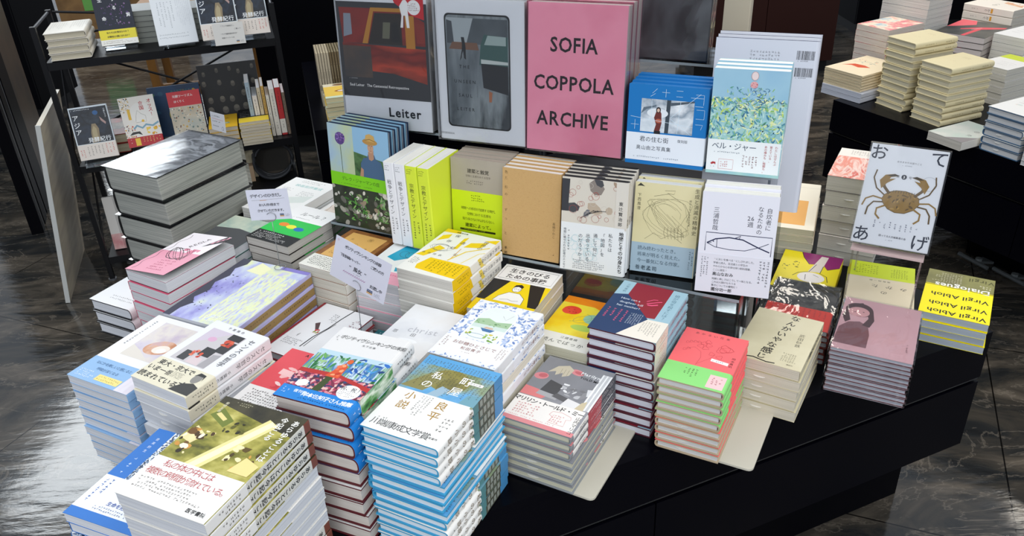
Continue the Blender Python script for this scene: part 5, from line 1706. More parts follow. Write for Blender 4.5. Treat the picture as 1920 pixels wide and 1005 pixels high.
# ------------------------------------------------------------------ crab magazine on its own stand
def fCr(a):
    ink = '#1d2438'
    G1, G2, G3 = '#8c6c2a', '#5d4518', '#b08c42'
    for t_, u, v in (('お', .12, .915), ('て', .885, .915), ('あ', .115, .09), ('げ', .88, .085)): a.txt(t_, u, v, 34, ink, b=.5)
    a.txt('おのまわりの困りごと', .53, .845, 4.2, ink, sp=1.1)
    a.greek(.44, .805, .62, .82, 1, '#4a5068')
    a.txt('第', .42, .70, 6, ink); a.ell(.50, .70, 5, 5, ink); a.txt('3', .50, .70, 7, '#f2f2f2', b=1); a.txt('号', .58, .70, 6, ink)
    a.ring(.83, .665, 14, .4, '#6a7088')
    a.greek(.77, .65, .89, .68, 1, ink, fill=.8)
    body = [(.30, .50), (.36, .535), (.44, .555), (.56, .56), (.66, .545), (.74, .51), (.76, .45), (.70, .39), (.60, .35), (.48, .345), (.38, .37), (.31, .42), (.28, .46)]
    a.poly([(u + (u - .52) * .03, v + (v - .45) * .06) for u, v in body], G2)
    a.poly(body, G1)
    a.blobs(40, .33, .37, .72, .54, 2, 6, [G2, G3, '#4a3714', '#7f6226', G2], 6, (.25, .5), 8)
    for k in range(9): a.line([(.40 + .035 * k, .535), (.405 + .034 * k, .56)], .9, '#3a3020')
    for s_ in (1, -1):
        q = lambda pts: [(.52 + s_ * (u - .52), v) for u, v in pts]
        a.line(q([(.68, .52), (.76, .58), (.80, .64)]), 5.5, G2)
        a.poly(q([(.80, .56), (.84, .64), (.78, .70), (.66, .72), (.60, .705), (.70, .685), (.72, .665), (.64, .675), (.74, .62)]), G1)
        a.poly(q([(.66, .72), (.60, .705), (.70, .69), (.76, .695)]), '#3a3020')
        a.line(q([(.74, .50), (.86, .56), (.92, .66), (.90, .74)]), 2.6, G2)
        a.line(q([(.75, .46), (.88, .475), (.97, .44), (1.0, .37)]), 3.0, G1)
        a.line(q([(.74, .43), (.86, .42), (.92, .36), (.93, .28)]), 3.0, G2)
        a.line(q([(.70, .40), (.80, .36), (.80, .30), (.74, .26)]), 3.4, G1)
    for k in range(9): a.greek(.24 + .068 * k, .155, .27 + .068 * k, .245 - .01 * (k % 3), 1, '#5a6078', True, .7, seed=k)
    a.txt('困ってる人文編集者の会', .52, .10, 4.6, ink, sp=1.0)
    a.greek(.44, .055, .58, .07, 1, '#4a5068')
CR = make_book(MG, .143, .205, .012, sp=1, cover='#d7dae0', front=fCr, pages=COOLP, film=FILM('#fafafa', .03, .12, 8))
row(CR, .753, 1.444, .790, -29.7, 33.7, 1, 'crab-cover magazine in clear film', 'tilted on an acrylic stand at right', 'magazine', None)
t = thing('acrylic_stand', 'clear tilted acrylic stand holding the crab magazine', 'display stand', None, Tm(.753, 1.444, .652) @ Rz(rad(-29.7)))
l = rad(33.7)
MB().box((-.068, -.006, .1265), (.068, .020, .1305), C('#cbb3b0', .2, .5)).build('lip', t)
bk = MB()
bk.box((-.068, .0, 0), (.068, .004, .19), ACR, Tm(0, .022, .131) @ Rx(-l))
bk.build('back_plate', t)
lg = MB()
lg.box((-.066, .010, 0), (-.062, .014, .126), ACRYLIC('#e6e6e6', .15)); lg.box((.062, .010, 0), (.066, .014, .126), ACRYLIC('#e6e6e6', .15))
lg.box((-.066, .15, 0), (-.062, .154, .27), ACRYLIC('#e6e6e6', .15)); lg.box((.062, .15, 0), (.066, .154, .27), ACRYLIC('#e6e6e6', .15))
lg.build('leg', t)

# ------------------------------------------------------------------ handwritten cards on wire clips
def card(P, art, label, foot, label2):
    """P: top-left, top-right, bottom-right, bottom-left corners"""
    P = [Vector(p) for p in P]
    ex, ey = (P[1] - P[0]), (P[0] - P[3])
    W, H = ex.length, ey.length
    ex.normalize()
    n = ex.cross(ey).normalized()
    ey = n.cross(ex)
    M = Matrix(((ex.x, ey.x, n.x, P[3].x), (ex.y, ey.y, n.y, P[3].y), (ex.z, ey.z, n.z, P[3].z), (0, 0, 0, 1)))
    m = MB()
    m.box((0, 0, -.0005), (W, H, 0), C('#d5d6e2', .5))
    art(Art(m, W, H, lambda x, y, l_: (x, y, .0001 + l_ * .00002)))
    o = m.build('handwritten_card')
    setm(o, M)
    tag(o, label, 'sign')
    w = MB()
    c = M @ Vector((W * .5, H * .10, 0))
    pts = []
    for k in range(30):
        a_ = 2 * math.pi * k / 22 - math.pi / 2
        pts.append(c + ex * .0095 * math.cos(a_) + Vector((0, 0, 1)) * .0095 * math.sin(a_) + n * (.0012 + (.0 if k < 15 else -.0035)))
    w.tube(pts, .0007, C('#9a9ca0', .3, .5, .8), 6)
    f = Vector(foot)
    s_ = pts[0]
    w.tube([s_, s_.lerp(f, .5) + Vector((0, 0, .004)), f + Vector((0, 0, .001))], .0007, C('#9a9ca0', .3, .5, .8), 6)
    w.tube([f + Vector((.012 * math.cos(a_), .012 * math.sin(a_), .001)) for a_ in [2 * math.pi * k / 16 for k in range(16)]], .0007, C('#9a9ca0', .3, .5, .8), 6, True)
    o = w.build('wire_clip', None, True)
    tag(o, label2, 'clip')
def logo(a, u, v, s_=1.0):
    a.rect(u, v + .085, u + .10, v + .11, '#2a4a7a'); a.rect(u, v + .05, u + .10, v + .075, '#2b2b33'); a.rect(u, v + .015, u + .10, v + .04, '#d9a23a')
    a.greek(u + .13, v + .01, u + .27, v + .11, 3, '#55565e', fill=.5)
def aS1(a):
    a.txt('デザインのひきだし', .46, .80, 8.2, '#22222a', b=1, sp=.86, rot=.02)
    a.line([(.10, .655), (.40, .66), (.9, .70)], .35, '#55555a'); a.line([(.30, .645), (.46, .65)], .7, '#d99a5a')
    a.txt('お1人様1冊まで', .50, .50, 6.6, '#22222a', b=1, sp=.92)
    a.txt('させていただきます。', .53, .31, 6.6, '#22222a', b=1, sp=.86)
    logo(a, .72, .08)
card([(-.5156, 1.52, .9518), (-.4328, 1.52, .9521), (-.4379, 1.518, .8853), (-.5221, 1.518, .8862)], aS1,
     'upright handwritten card on wire above the lavender book', (-.489, 1.535, .7662), 'wire clip standing on the lavender book')
k = 1.335 / 1.15
cam0 = Vector((0, 0, 1.6))
def aS2(a):
    ink = '#23232b'
    a.txt('ポジティヴシンキングの末裔', .50, .84, 8.0, ink, b=1, sp=.80)
    a.txt('ご購入の方', .78, .69, 7.2, ink, b=1, sp=.82)
    a.txt('下記特典ペーパー', .30, .62, 7.2, ink, b=1, sp=.80)
    a.txt('“ 馬女 ”', .46, .43, 11, ink, b=1, sp=.9)
    a.greek(.40, .31, .56, .35, 1, '#55555c')
    a.line([(.22 + .0175 * i, .27 + (.018 if i % 2 else -.018)) for i in range(24)], 1.0, '#9a3a8a')
    a.txt('お渡し中', .82, .25, 8, ink, b=1, sp=.86)
    logo(a, .68, .05)
    a.ring(.05, .92, 1.6, .4, '#c05a6a')
card([cam0 + (Vector(p) - cam0) * k for p in ((-.2782, 1.1776, 1.0168), (-.1875, 1.1219, .9875), (-.2102, 1.1213, .9143), (-.2976, 1.1776, .9436))], aS2,
     'tilted handwritten card with purple zigzag above the teal book', (-.300, 1.352, .7014), 'wire clip leaning up from the white picture book')

# ================================================================== right table
BL_ = PAGES('#d8d0b6', '#aaa288')
RC = make_book(HC, .131, .191, .0222, True, cover='#dccfa6', front=lambda a: (a.greek(.35, .70, .65, .78, 2, '#b3a67e', seed=3), a.greek(.35, .40, .6, .45, 1, '#b3a67e')), spine=lambda a: (a.greek(.3, .62, .7, .92, 1, '#8d8058', True, .7), a.greek(.3, .12, .7, .5, 1, '#8d8058', True, .5)), pages=BL_)
stack(RC, 1.542, 2.749, .78, -68.2, 9, 'cream hardcover', 'the front cream pile', 'book', 'cream hardcovers in the front pile', '.ffff....', jit=.004)
stack(RC, 1.485, 2.905, .826, -69, 11, 'cream hardcover', 'the taller cream pile', 'book', 'cream hardcovers in the taller pile', '..fffff....', jit=.005)
RA = make_book(PB, .17, .24, .0102, sp=-1, cover='#e6d5b4', front=lambda a: (a.rect(0, 0, 1, 1, '#e8d8b8'), a.poly([(.30, .55), (.50, .66), (.72, .62), (.90, .70), (.74, .52), (.50, .50)], '#d2502a'), a.line([(.36, .36), (.60, .30), (.90, .42)], 2, '#8a9a94'), a.blobs(14, .3, .2, .95, .42, 3, 8, ['#6f9aa0', '#d9876a', '#4a6a74', '#e2c08a'], 3, (.2, .4))),
               spine=lambda a: a.greek(.15, .3, .85, .6, 2, '#3a3226', True, .7), pages=PAGES('#d4c6a6', '#a8997a'))
stack(RA, 1.372, 3.075, .68, -60 + 180, 6, 'beige book with orange bird', 'the far table corner', 'book', 'beige books with an orange bird', base=.58 + .0385)
RA2 = make_book(PB, .18, .25, .0188, cover='#c9ccd6', pages=PAGES('#c6cad4', '#9a9eaa'))
stack(RA2, 1.375, 3.068, .6185, -60, 2, 'bluish white book', 'below the orange bird books', 'book', 'bluish white books', base=.58)
RG = make_book(PB, .15, .20, .0225, cover='#e9d8cf', front=lambda a: a.rect(0, 0, 1, 1, NOISE(['#e8c8a8', '#e07a84', '#f2e2c8', '#9ab8c8'], 22)), spine=lambda a: (a.rect(0, 0, 1, 1, '#d9606c'), a.rect(0, .28, 1, .46, '#7fa8c0'), a.rect(0, .46, 1, .50, '#e8d8cc')), pages=PAGES('#ddd2c8', '#b3a89e'))
stack(RG, 1.535, 3.275, .785, -62 - 180, 9, 'pink and blue spined paperback', 'the pile behind cream books', 'book', 'pink and blue spined paperbacks', 'ffffff...'[::-1].replace('f', '.') and '...fff...')
RE = make_book(PB, .15, .21, .036, sp=1, cover='#e9e7e4', spine=lambda a: (a.greek(.2, .1, .8, .9, 1, '#4a4a4c', True, .7),), front=lambda a: a.greek(.2, .2, .8, .8, 6, '#8a8a8c'), pages=PAGES('#dedad2', '#b4b0a8'))
stack(RE, 1.69, 3.40, .90, -60 - 90, 8, 'thick white paperback', 'the tallest far pile', 'book', 'thick white paperbacks', '.fff.fff')
RD = make_book(MG, .19, .255, .024, sp=-1, cover='#3a3a36', front=lambda a: (a.rect(0, 0, 1, 1, NOISE(['#3a3a38', '#55544e', '#6a665c'], 12)), a.poly([(0, .40), (.42, .75), (.30, 1), (0, 1)], '#e8626a'), a.poly([(.52, .0), (.60, 0), (.66, .5), (1, .72), (1, .82), (.56, .62), (.30, .40), (.32, .34), (.56, .50)], '#e2545c'), a.line([(.50, .42), (.62, .60)], 3, '#d9d2c8')), pages=PAGES('#d6cdca', '#a89e9c'))
stack(RD, 1.865, 3.275, .75, -50, 7, 'red and black magazine', 'the pile behind the cream hardcovers', 'magazine', 'red and black magazines')
RF = make_book(PB, .15, .21, .030, cover='#efe6d8', front=lambda a: (a.poly([(.1, .5), (.35, .9), (.5, .95), (.3, .5)], '#e2b08a'), a.txt('くも', .60, .48, 22, '#3a3632'), a.blobs(5, .1, .6, .4, .9, 4, 9, ['#e89a6a', '#f0c8a0'], 3)), spine=lambda a: (a.txt('かぐ', .5, .55, 13, '#3f3a36', True), a.greek(.3, .1, .7, .3, 1, '#8a847c', True), a.rect(.2, .56, .8, .60, '#e2a23a')), pages=PAGES('#ded8cc', '#b4aea0'))
stack(RF, 2.05, 3.44, .80, -60 - 90, 4, 'white paperback with brush letters', 'the far right pile', 'book', 'white paperbacks with brush letters')
RH = make_book(PB, .128, .186, .03, cover='#d9d6ce', front=lambda a: (a.rect(0, 0, 1, 1, NOISE(['#d8d5cc', '#c4c9c0', '#b9c8bc'], 12)), a.poly([(.5, 0), (1, 0), (1, .40)], '#8a8484'), a.txt('の', .70, .62, 20, '#3a3a3c'), a.txt('外', .76, .38, 18, '#3a3a3c')), pages=PAGES('#cbc6bc', '#a09b91'))
stack(RH, 1.494, 2.528, .6105, -66, 1, 'single pale paperback', 'lying alone beside the front cream pile', 'book', None)
RI = make_book(HC, .131, .191, .0235, True, cover='#e9e7e2', board='#3f5d7a', front=lambda a: (a.rect(0, 0, 1, 1, '#e6e4de'), a.blobs(8, .1, .4, .9, .9, 5, 14, ['#d9d4c8', '#c9d8d2', '#e2cfc4'], 3), a.txt('る', .80, .50, 16, '#4a4a4c'), a.greek(.2, .5, .5, .7, 2, '#8a8a88')), pages=PAGES('#d2d2d2', '#a6a8aa'), slip=True)
stack(RI, 1.615, 2.43, .722, -65, 6, 'blue-boarded white hardcover', 'the near right pile', 'book', 'blue boarded white hardcovers', '...fff', jit=.003)
RJ = make_book(PB, .13, .188, .0165, cover='#e4e2de', front=lambda a: a.greek(.1, .3, .9, .9, 6, '#9a9896'), pages=PAGES('#d6d6d6', '#acacac'))
stack(RJ, 1.668, 2.287, .68, -65, 6, 'white paperback', 'the pile cut by the right edge', 'book', 'white paperbacks at the right edge')
RK_ = make_book(PB, .13, .188, .022, cover='#e2dfda', front=lambda a: a.greek(.2, .5, .8, .8, 3, '#b0aca4'), obi=(0, .30, '#c6d23a', None, None), pages=PAGES('#dcd8cc', '#b4b0a2'))
stack(RK_, 1.83, 2.93, .712, -65 + 180, 6, 'lime-banded white paperback', 'the pile right of cream books', 'book', 'lime banded white paperbacks')
RM_ = make_book(PB, .13, .188, .03, cover='#e8e6e2', front=lambda a: a.greek(.2, .3, .8, .9, 4, '#9a9896'), spine=lambda a: a.greek(.3, .2, .7, .9, 1, '#4a4a4c', True), pages=PAGES('#dcd8d0', '#b4b0a8'))
stack(RM_, 1.985, 3.12, .765, -62, 6, 'grey-white paperback', 'the pile between lime bands and brush letters', 'book', 'grey white paperbacks at far right')

# ================================================================== rack
def rrow(B, x, y, z, yaw, lean, n, what, where, group=None, cat='book'): row(B, x, y, z, yaw, lean, n, what, where, cat, group, gap=.001)
def fAs(a):
    a.rect(.03, .30, .97, .97, NOISE(['#141a24', '#1f2a3a', '#0f141c', '#2a3440'], 20))
    a.poly([(.42, .30), (.62, .32), (.66, .56), (.60, .66), (.50, .66), (.44, .50)], '#8a7a5e')
    a.poly([(.46, .34), (.58, .34), (.60, .56), (.54, .62), (.48, .54)], '#a89a78')
    a.ell(.66, .86, 9, 8, '#2c5a8c')
    a.poly([(.74, .78), (.88, .66), (.86, .62), (.76, .70)], '#a88a84')
    for ch, v in (('ア', .80), ('ジ', .66), ('ア', .53)): a.txt(ch, .14, v, 22, '#e9ecee', b=.6)
    a.txt('発酵紀行', .62, .36, 19, '#e9ecee', b=.6, sp=1.02)
    a.greek(.05, .93, .75, .955, 1, '#dfe4e8', fill=.8)
    a.txt('小倉ヒラク', .90, .93, 7, '#dfe4e8', True, sp=1.0)
def oAs(a):
    a.greek(.70, .03, .95, .26, 3, '#c8423c', True, .6, seed=3)
    a.greek(.22, .04, .68, .25, 5, '#5a5450', True, .5, seed=5)
    a.greek(.04, .03, .18, .20, 2, '#c8423c', True, .5, seed=6)
AS = make_book(PB, .131, .192, .022, cover='#cdd6dc', front=fAs, obi=(0, .29, '#dcd2c8', oAs, None), pages=COOLP)
ZS, ZT = .4855, .8755
rrow(AS, -1.504, 2.905, .511, 21, 17.8, 1, 'dark travel book with a larva photo', 'on the middle rack shelf')
# small plinths keep the leaning books on the shelf lip
def easel(x, y, z, yaw, label, w=.11, zshelf=ZS, lean=18, t=.022):
    o = thing('book_easel', label, 'display stand', None, Tm(x, y, zshelf + .0006) @ Rz(rad(yaw)))
    MB().box((-w / 2, -.004, 0), (w / 2, .10, .003), ACR).build('base', o)
    if z - zshelf > .008: MB().box((-w / 2, -.004, .0032), (w / 2, .022, z - zshelf - .0015), ACR).build('lip', o)
    bk = MB()
    bk.box((-w / 2, 0, .012), (w / 2, .0025, .125), ACR, Tm(0, t / math.cos(rad(lean)) + .006, max(z - zshelf, .0032)) @ Rx(-rad(lean)))
    bk.build('back_rest', o)
easel(-1.504, 2.905, .511, 21, 'clear easel under the dark travel book, middle rack shelf', lean=17.8)
def fOs(a):
    a.rect(0, .18, 1, 1, '#ece6dc')
    a.blobs(50, 0, .70, .30, 1, 1.5, 3, ['#d9b23c', '#2b2b2b', '#c9a24a'], 3)
    a.blobs(40, 0, .18, .30, .46, 1.5, 3.4, ['#c8422c', '#e0a43a', '#3a3a3c'], 4)
    a.ell(.56, .66, 40, 40, '#f0ece4')
    a.txt('オッス！', .84, .93, 17, '#b8282c', True, b=1, sp=.98)
    a.txt('食国', .60, .90, 17, '#b8282c', True, b=1)
    a.line([(.36, .50), (.40, .62), (.46, .72), (.56, .64), (.66, .60), (.66, .48), (.36, .48)], 1.0, '#7a7468')
    a.ell(.56, .50, 5, 5, '#e6b83c')
    a.line([(.26, .36), (.36, .42), (.50, .36), (.62, .42), (.80, .38), (.98, .44)], 7, '#7fa6b8')
    a.blobs(12, .60, .20, 1, .36, 4, 9, ['#e8b82c', '#f0cc4a', '#d99a22'], 5)
    a.poly([(.10, .24), (.34, .26), (.46, .22), (.40, .30), (.20, .30)], '#2b2b2b')
    a.rect(.18, .55, .26, .76, '#e6b83c')
OS = make_book(PB, .126, .186, .02, cover='#ece6dc', front=fOs, obi=(0, .19, '#b8242c', lambda a: (a.rect(.22, .02, .36, .17, '#e8c23a'), a.greek(.42, .03, .96, .17, 6, '#f0d87a', True, .6), a.greek(.05, .03, .16, .17, 1, '#f0e2d8', True, .7)), None), pages=COOLP)
rrow(OS, -1.372, 3.02, .511, 22, 20.5, 1, 'white and red food book', 'on the middle rack shelf')
easel(-1.372, 3.02, .511, 22, 'clear easel under the white and red food book', lean=20.5)
def fBb(a):
    a.rect(0, 0, 1, 1, NOISE(['#1c3a5c', '#24486e', '#2a3a4a'], 8))
    a.ell(.50, .42, 34, 34, '#b8ae3a'); a.ell(.46, .44, 6, 6, '#2a2a2a')
    a.blobs(10, .05, .3, .95, .9, 6, 16, ['#6a2f3a', '#4a7a5a', '#c9a23a', '#2f5a7a'], 5)
    a.txt('おうちでかんたん', .66, .88, 11, '#5a9a86')
    a.txt('こうじ', .62, .72, 24, '#c8304a', b=1)
BBk = make_book(AB, .197, .197, .018, cover='#1f3f62', front=fBb, pages=COOLP)
rrow(BBk, -1.300, 3.205, ZS + .0005, 16, 10, 1, 'large navy picture book', 'behind the red booklet on the rack')
def fRt(a):
    a.rect(0, .68, 1, 1, '#c8202c')
    a.txt('発酵ツーリズム', .47, .90, 11, '#f0e6e2', b=1, sp=.98)
    a.txt('ほくりく', .34, .79, 10, '#f0e6e2', b=1)
    a.rect(0, 0, 1, .68, NOISE(['#b8ab94', '#c9bea8', '#a9b0a8'], 14))
    a.blobs(90, 0, 0, 1, .66, 2, 5, ['#5a5248', '#d9d0be', '#8a9a9a', '#c9a04a', '#6a7a74', '#e6dccb', '#7a4a3a'], 8)
RT = make_book(PB, .121, .178, .014, cover='#c8202c', front=fRt, pages=COOLP)
rrow(RT, -1.226, 3.105, .509, 19, 18, 1, 'red booklet with busy beige picture', 'on the middle rack shelf')
easel(-1.226, 3.105, .509, 19, 'clear easel under the red booklet', lean=18)
def fPh(a):
    a.rect(0, 0, 1, 1, NOISE(['#08090b', '#0e0f12', '#050607'], 10))
    rr = random.Random(3)
    for i in range(5):
        for j in range(5):
            s_ = 1.25 - .16 * j
            u, v = .12 + .2 * i + rr.uniform(-.05, .05), .12 + .19 * j + rr.uniform(-.04, .04)
            a.ell(u, v, 11 * s_, 13 * s_, '#55514a'); a.ell(u, v + .025, 9 * s_, 7 * s_, '#6e695e')
    a.rect(.0, .06, .3, .10, '#d8c23a'); 
PHb = make_book(AB, .226, .262, .02, cover='#121317', front=fPh, spine=lambda a: a.greek(.2, .2, .8, .9, 1, '#8a9aa8', True), segs=[(0, 1, '#8f9aa4')], pages=COOLP)
rrow(PHb, -1.088, 3.246, ZS + .0005, 15.2, 11, 1, 'large black photo book of mushrooms', 'at the back of the rack shelf')
KS_ = lambda a: (a.rect(0, .0, 1, 1, '#1d2230'), a.blobs(60, .2, .35, .95, .80, 1.5, 4, ['#4a3a6a', '#6a4a7a', '#33304a', '#8a6a94'], 4), [a.txt(c_, u, v, 15, '#eeeeee', b=1) for c_, u, v in (('計', .84, .90), ('算', .88, .56), ('す', .55, .88), ('る', .54, .72), ('生', .20, .88), ('命', .22, .52))], a.greek(.5, .36, .6, .56, 1, '#d8d8e0', True))
KE = make_book(PB, .125, .18, .02, cover='#1d2230', front=lambda a: KS_(a), obi=(0, .30, '#e6d63a', lambda a: (a.txt('私たちは計算機なのか？', .50, .245, 7.5, K, b=1, sp=.92), a.txt('計算機は人間になれるか？', .50, .165, 7.5, K, b=1, sp=.84), a.rect(0, 0, 1, .11, '#f0eee6'), a.greek(.06, .03, .94, .09, 2, '#8a7a6a')), None), pages=COOLP)
rrow(KE, -1.384, 3.055, .888, 18.4, 19.5, 1, 'black book with yellow band', 'on the top rack shelf')
easel(-1.384, 3.055, .888, 18.4, 'clear easel under the black book with yellow band', .11, ZT, lean=19.5)
WH = make_book(PB, .137, .19, .012, cover='#dfe2e4', front=lambda a: (a.greek(.12, .30, .55, .80, 5, '#8a8f94', True, .25, seed=3), a.greek(.60, .30, .95, .92, 8, '#b4b9be', True, .2, seed=4), a.greek(.06, .10, .95, .22, 2, '#9aa0a4', seed=5), a.greek(.06, .93, .7, .97, 1, '#6a6f74')), pages=COOLP)
rrow(WH, -1.167, 3.04, .886, 19.2, 24, 1, 'plain white text-cover book', 'on the top rack shelf')
easel(-1.167, 3.04, .886, 19.2, 'clear easel under the plain white book', .11, ZT, lean=24)
rrow(AS, -1.009, 3.04, .893, 15.7, 19.6, 1, 'dark travel book half behind a card', 'on the top rack shelf')
easel(-1.009, 3.04, .893, 15.7, 'clear easel under the dark travel book behind the card', .085, ZT, lean=19.6)
rrow(AS, -.915, 3.104, .891, 16.4, 18.2, 1, 'dark travel book', 'at the right end of the top rack shelf')
easel(-.915, 3.104, .891, 16.4, 'clear easel at the right end of the top rack shelf', .085, ZT)
# card on the top shelf
m = MB()
m.box((0, 0, -.0006), (.105, .075, 0), C('#d3d0ca', .6))
a = Art(m, .105, .075, lambda x, y, l_: (x, y, .0001 + l_ * .00003))
a.txt('『アジア発酵紀行』', .48, .86, 6, K, sp=.9); a.txt('ご購入で', .80, .70, 5.6, K)
a.txt('“アジア発酵地図の歩き方”', .50, .50, 6, K, sp=.78); a.txt('特典ペーパーつき', .45, .32, 6, K, sp=.9)
logo(a, .70, .06)
o = m.build('handwritten_card')
setm(o, Tm(-1.018, 2.985, .889) @ Rz(rad(15.7)) @ Rx(rad(76)))
tag(o, 'handwritten white card leaning on a book, top rack shelf', 'sign')
# stacks on the rack
CRM = make_book(HC, .136, .198, .0235, True, cover='#d6cfc0', front=lambda a: (a.greek(.06, .3, .45, .95, 7, '#a39c8c', True, .4), a.greek(.55, .3, .95, .95, 7, '#a39c8c', True, .4), a.greek(.45, .6, .55, .8, 2, '#5a554a')), pages=PAGES('#d9d0ba', '#b0a78f'))
stack(CRM, -1.545, 3.035, .9725, 17, 4, 'cream hardcover', 'the pile at the rack top left', 'book', 'cream hardcovers on the rack', base=ZT, jit=.006)
GRY = make_book(PB, .128, .152, .0195, cover='#8f9290', pages=PAGES('#a9aba4', '#7d8079'))
stack(GRY, -1.360, 3.214, .993, 14, 6, 'grey-edged paperback', 'the pile behind the banded black book', 'book', 'grey edged paperbacks', base=ZT, jit=.004)
stack(GRY, -1.198, 3.212, .993, 16, 6, 'grey-edged paperback', 'the pile behind the plain white book', 'book', 'grey edged paperbacks behind the white book', base=ZT, jit=.004)
REDB = make_book(HC, .15, .21, .038, True, cover='#8f2c24', front=lambda a: (a.rect(0, 0, 1, 1, NOISE(['#8a2a22', '#a8402c', '#6a2a22'], 10)), a.rect(0, .30, 1, 1, NOISE(['#7a6a58', '#9a8a74', '#5a4a3c', '#a83a2a'], 14)), a.greek(.2, .85, .8, .95, 2, '#2a2420')), pages=PAGES('#cfc4a8', '#a3977a'))
stack(REDB, -1.545, 3.125, .564, 16, 2, 'dark red hardcover', 'the short pile behind the travel book', 'book', 'dark red hardcovers', base=ZS)
REDC = make_book(PB, .09, .15, .0165, cover='#b85a44', front=lambda a: a.rect(0, 0, 1, 1, NOISE(['#b8543c', '#8a6a52', '#d9c2a4', '#6a4434'], 24)), pages=PAGES('#a99a84', '#7d6f5a'))
stack(REDC, -1.432, 3.190, .5862, 16, 6, 'small brownish paperback', 'the pile behind the food book', 'book', 'small brownish paperbacks', base=ZS, jit=.004)
YL = make_book(PB, .106, .16, .0168, cover='#e0b428', front=lambda a: (a.rect(0, 0, 1, 1, '#e2b42a'), a.ell(.5, .35, 26, 11, '#7fa894'), a.ell(.5, .35, 18, 6, '#d8c89a'), a.txt('いとなみ', .42, .70, 17, '#8a3a22', b=1)), pages=PAGES('#d6cbb8', '#a99d88'))
stack(YL, -1.095, 3.108, .571, 16, 5, 'yellow paperback', 'the pile below the mushroom photo', 'book', 'yellow paperbacks on the rack', base=ZS)
YL2 = make_book(PB, .112, .165, .0116, cover='#ddd6c8', front=lambda a: (a.rect(0, .0, 1, .35, '#e4c83a'), a.rect(0, .35, 1, 1, '#1c1d20'), a.greek(.05, .4, .6, .9, 4, '#c8c8c8')), pages=PAGES('#d9cfba', '#a99f8a'))
stack(YL2, -.985, 3.143, .5795, 16, 8, 'black and yellow paperback', 'the pile beside the upright spines', 'book', 'black and yellow paperbacks', base=ZS, jit=.003)
# upright spines at the right end of the middle shelf
SPN = [('#9fb0bc', .017, .225, '#c8423c', 'pale blue'), ('#e0d8d0', .020, .17, '#c03a8a', 'white and magenta'), ('#cdbfa4', .015, .20, '#b8862c', 'tan and gold'), ('#c9a25a', .012, .205, '#6a4a1c', 'mustard'),
       ('#e4ded2', .014, .165, '#5a5a58', 'thin white'), ('#e6e0d4', .021, .188, '#3a3a3a', 'wide cream'), ('#c23a3c', .022, .192, '#e8e2d6', 'red and white'), ('#8a7a6a', .012, .17, '#2a2a28', 'narrow brown')]
s0 = .648
for col_, tt_, hh_, c2, nm in SPN:
    def sp_(a, c2=c2, tt_=tt_):
        a.rect(0, .04, 1, .34, c2 if c2 in ('#c03a8a', '#b8862c', '#e8e2d6') else col_)
        a.greek(.2, .40, .8, .92, 1, '#3a3634', True, .7, seed=int(tt_ * 999))
        a.greek(.25, .08, .75, .30, 1, c2 if c2 not in ('#c03a8a', '#b8862c', '#e8e2d6') else '#2a2624', True, .6)
    b_ = make_book(PB, .13, hh_, tt_, cover=col_, spine=sp_, pages=COOLP)
    w_ = RK @ Vector((s0 + tt_ / 2, .035, ZS + .0008))
    spineout(b_, w_.x, w_.y, w_.z, 16, f'{nm} spine in the upright row, middle rack shelf', None)
    s0 += tt_ + .0012
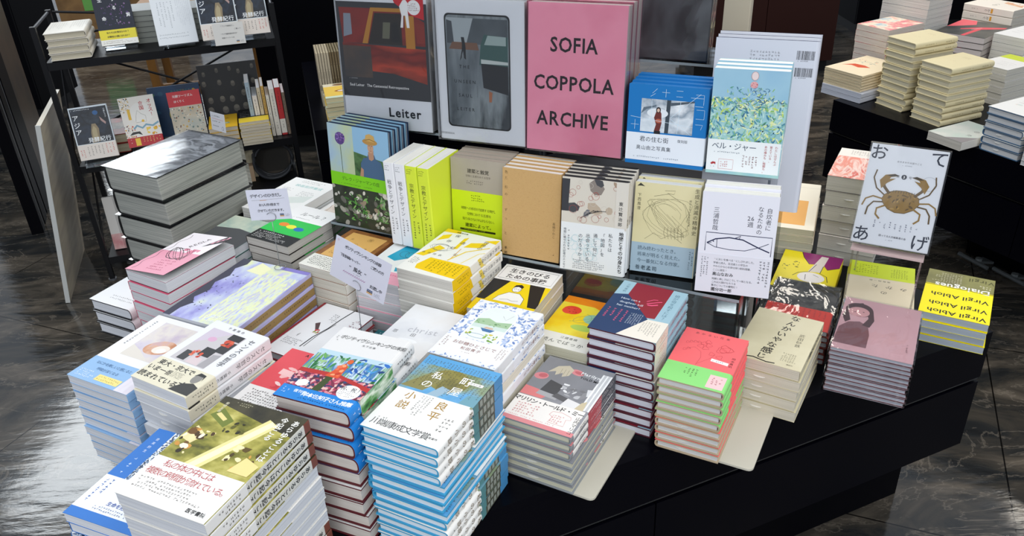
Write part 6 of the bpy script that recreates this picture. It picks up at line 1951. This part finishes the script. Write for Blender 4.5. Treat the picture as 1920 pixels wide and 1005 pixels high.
# sign clipped among the rack books
m = MB()
m.box((0, 0, -.0006), (.085, .068, 0), C('#e2e2e6', .6))
a = Art(m, .085, .068, lambda x, y, l_: (x, y, .0001 + l_ * .00003))
a.greek(.1, .72, .9, .88, 1, K, fill=.9); a.line([(.1, .66), (.9, .64)], .8, '#c8303a'); a.greek(.12, .44, .85, .58, 1, K, fill=.8, seed=4); a.greek(.12, .2, .6, .34, 1, K, fill=.8, seed=5); a.ring(.80, .20, 6, 1.0, '#2a3a6a')
w = MB()
o = m.build('handwritten_card')
setm(o, Tm(-1.088, 2.955, .592) @ Rz(rad(-38)) @ Rx(rad(84)))
tag(o, 'small white card with red underline clipped before the mushroom photo', 'sign')
w.tube([(-1.056, 2.932, .594), (-1.056, 2.936, .54), (-1.050, 2.94, .4866)], .0008, C('#9a9ca0', .3, .5, .8), 6)
w.tube([(-1.050 + .01 * math.cos(q), 2.94 + .01 * math.sin(q), .4866) for q in [2 * math.pi * k / 14 for k in range(14)]], .0008, C('#9a9ca0', .3, .5, .8), 6, True)
o = w.build('wire_clip', None, True)
tag(o, 'wire clip holding the small red-underlined card on the rack', 'clip')

# ================================================================== table behind the centre books
FB = make_book(PB, .13, .18, .0172, cover='#d8cfb4', front=lambda a: (a.rect(0, .1, 1, .80, '#e2bd52'), a.ell(.55, .45, 34, 14, '#9a5a2c'), a.ell(.55, .45, 24, 8, '#e8dcc8'), a.ell(.5, .90, 30, 12, '#7a5a3c'), a.rect(0, 0, 1, .12, '#c9d8c0')), pages=PAGES('#e0d5b0', '#b5a97e'))
stack(FB, -.60, 3.02, .70, 14, 7, 'yellow food paperback', 'the pile on the rear table', 'book', 'yellow food paperbacks on the rear table', jit=.004)
FB2 = make_book(PB, .13, .19, .03, cover='#e4ddd0', front=lambda a: (a.txt('花', .5, .5, 34, '#2a2a2a', b=1), a.greek(.2, .2, .8, .3, 1, '#55504a')), pages=PAGES('#e4dbc2', '#b8ae92'))
stack(FB2, -.50, 3.19, .73, 14, 5, 'white brushwork paperback', 'the pile behind the red car book', 'book', 'white paperbacks behind the red car book', jit=.004)
VERT = make_book(MG, .15, .21, .0095, cover='#b9ac94', spine=lambda a: (a.rect(0, 0, 1, 1, '#bcb098'), a.greek(.2, .45, .8, .7, 1, '#5a5242', True, .6), a.rect(0, .3, 1, .4, '#8a8270')), pages=PAGES('#bfb39a', '#8f846c'))
VERT2 = make_book(MG, .15, .21, .0095, cover='#6a5c44', spine=lambda a: (a.rect(0, 0, 1, 1, '#6f6048'), a.greek(.2, .35, .8, .8, 1, '#b8ab8c', True, .6)), pages=PAGES('#8f846c', '#5f563f'))
for i in range(10):
    q = Vector((-.715 + .0102 * i * math.cos(rad(14)), 3.20 + .0102 * i * math.sin(rad(14)), .5806))
    spineout(VERT if i < 5 else VERT2, q.x, q.y, q.z, 14, f'{["leftmost", "second", "third", "fourth", "fifth"][i % 5]} {"pale" if i < 5 else "brown"} magazine spine upright on the rear table', 'upright magazines on the rear table')
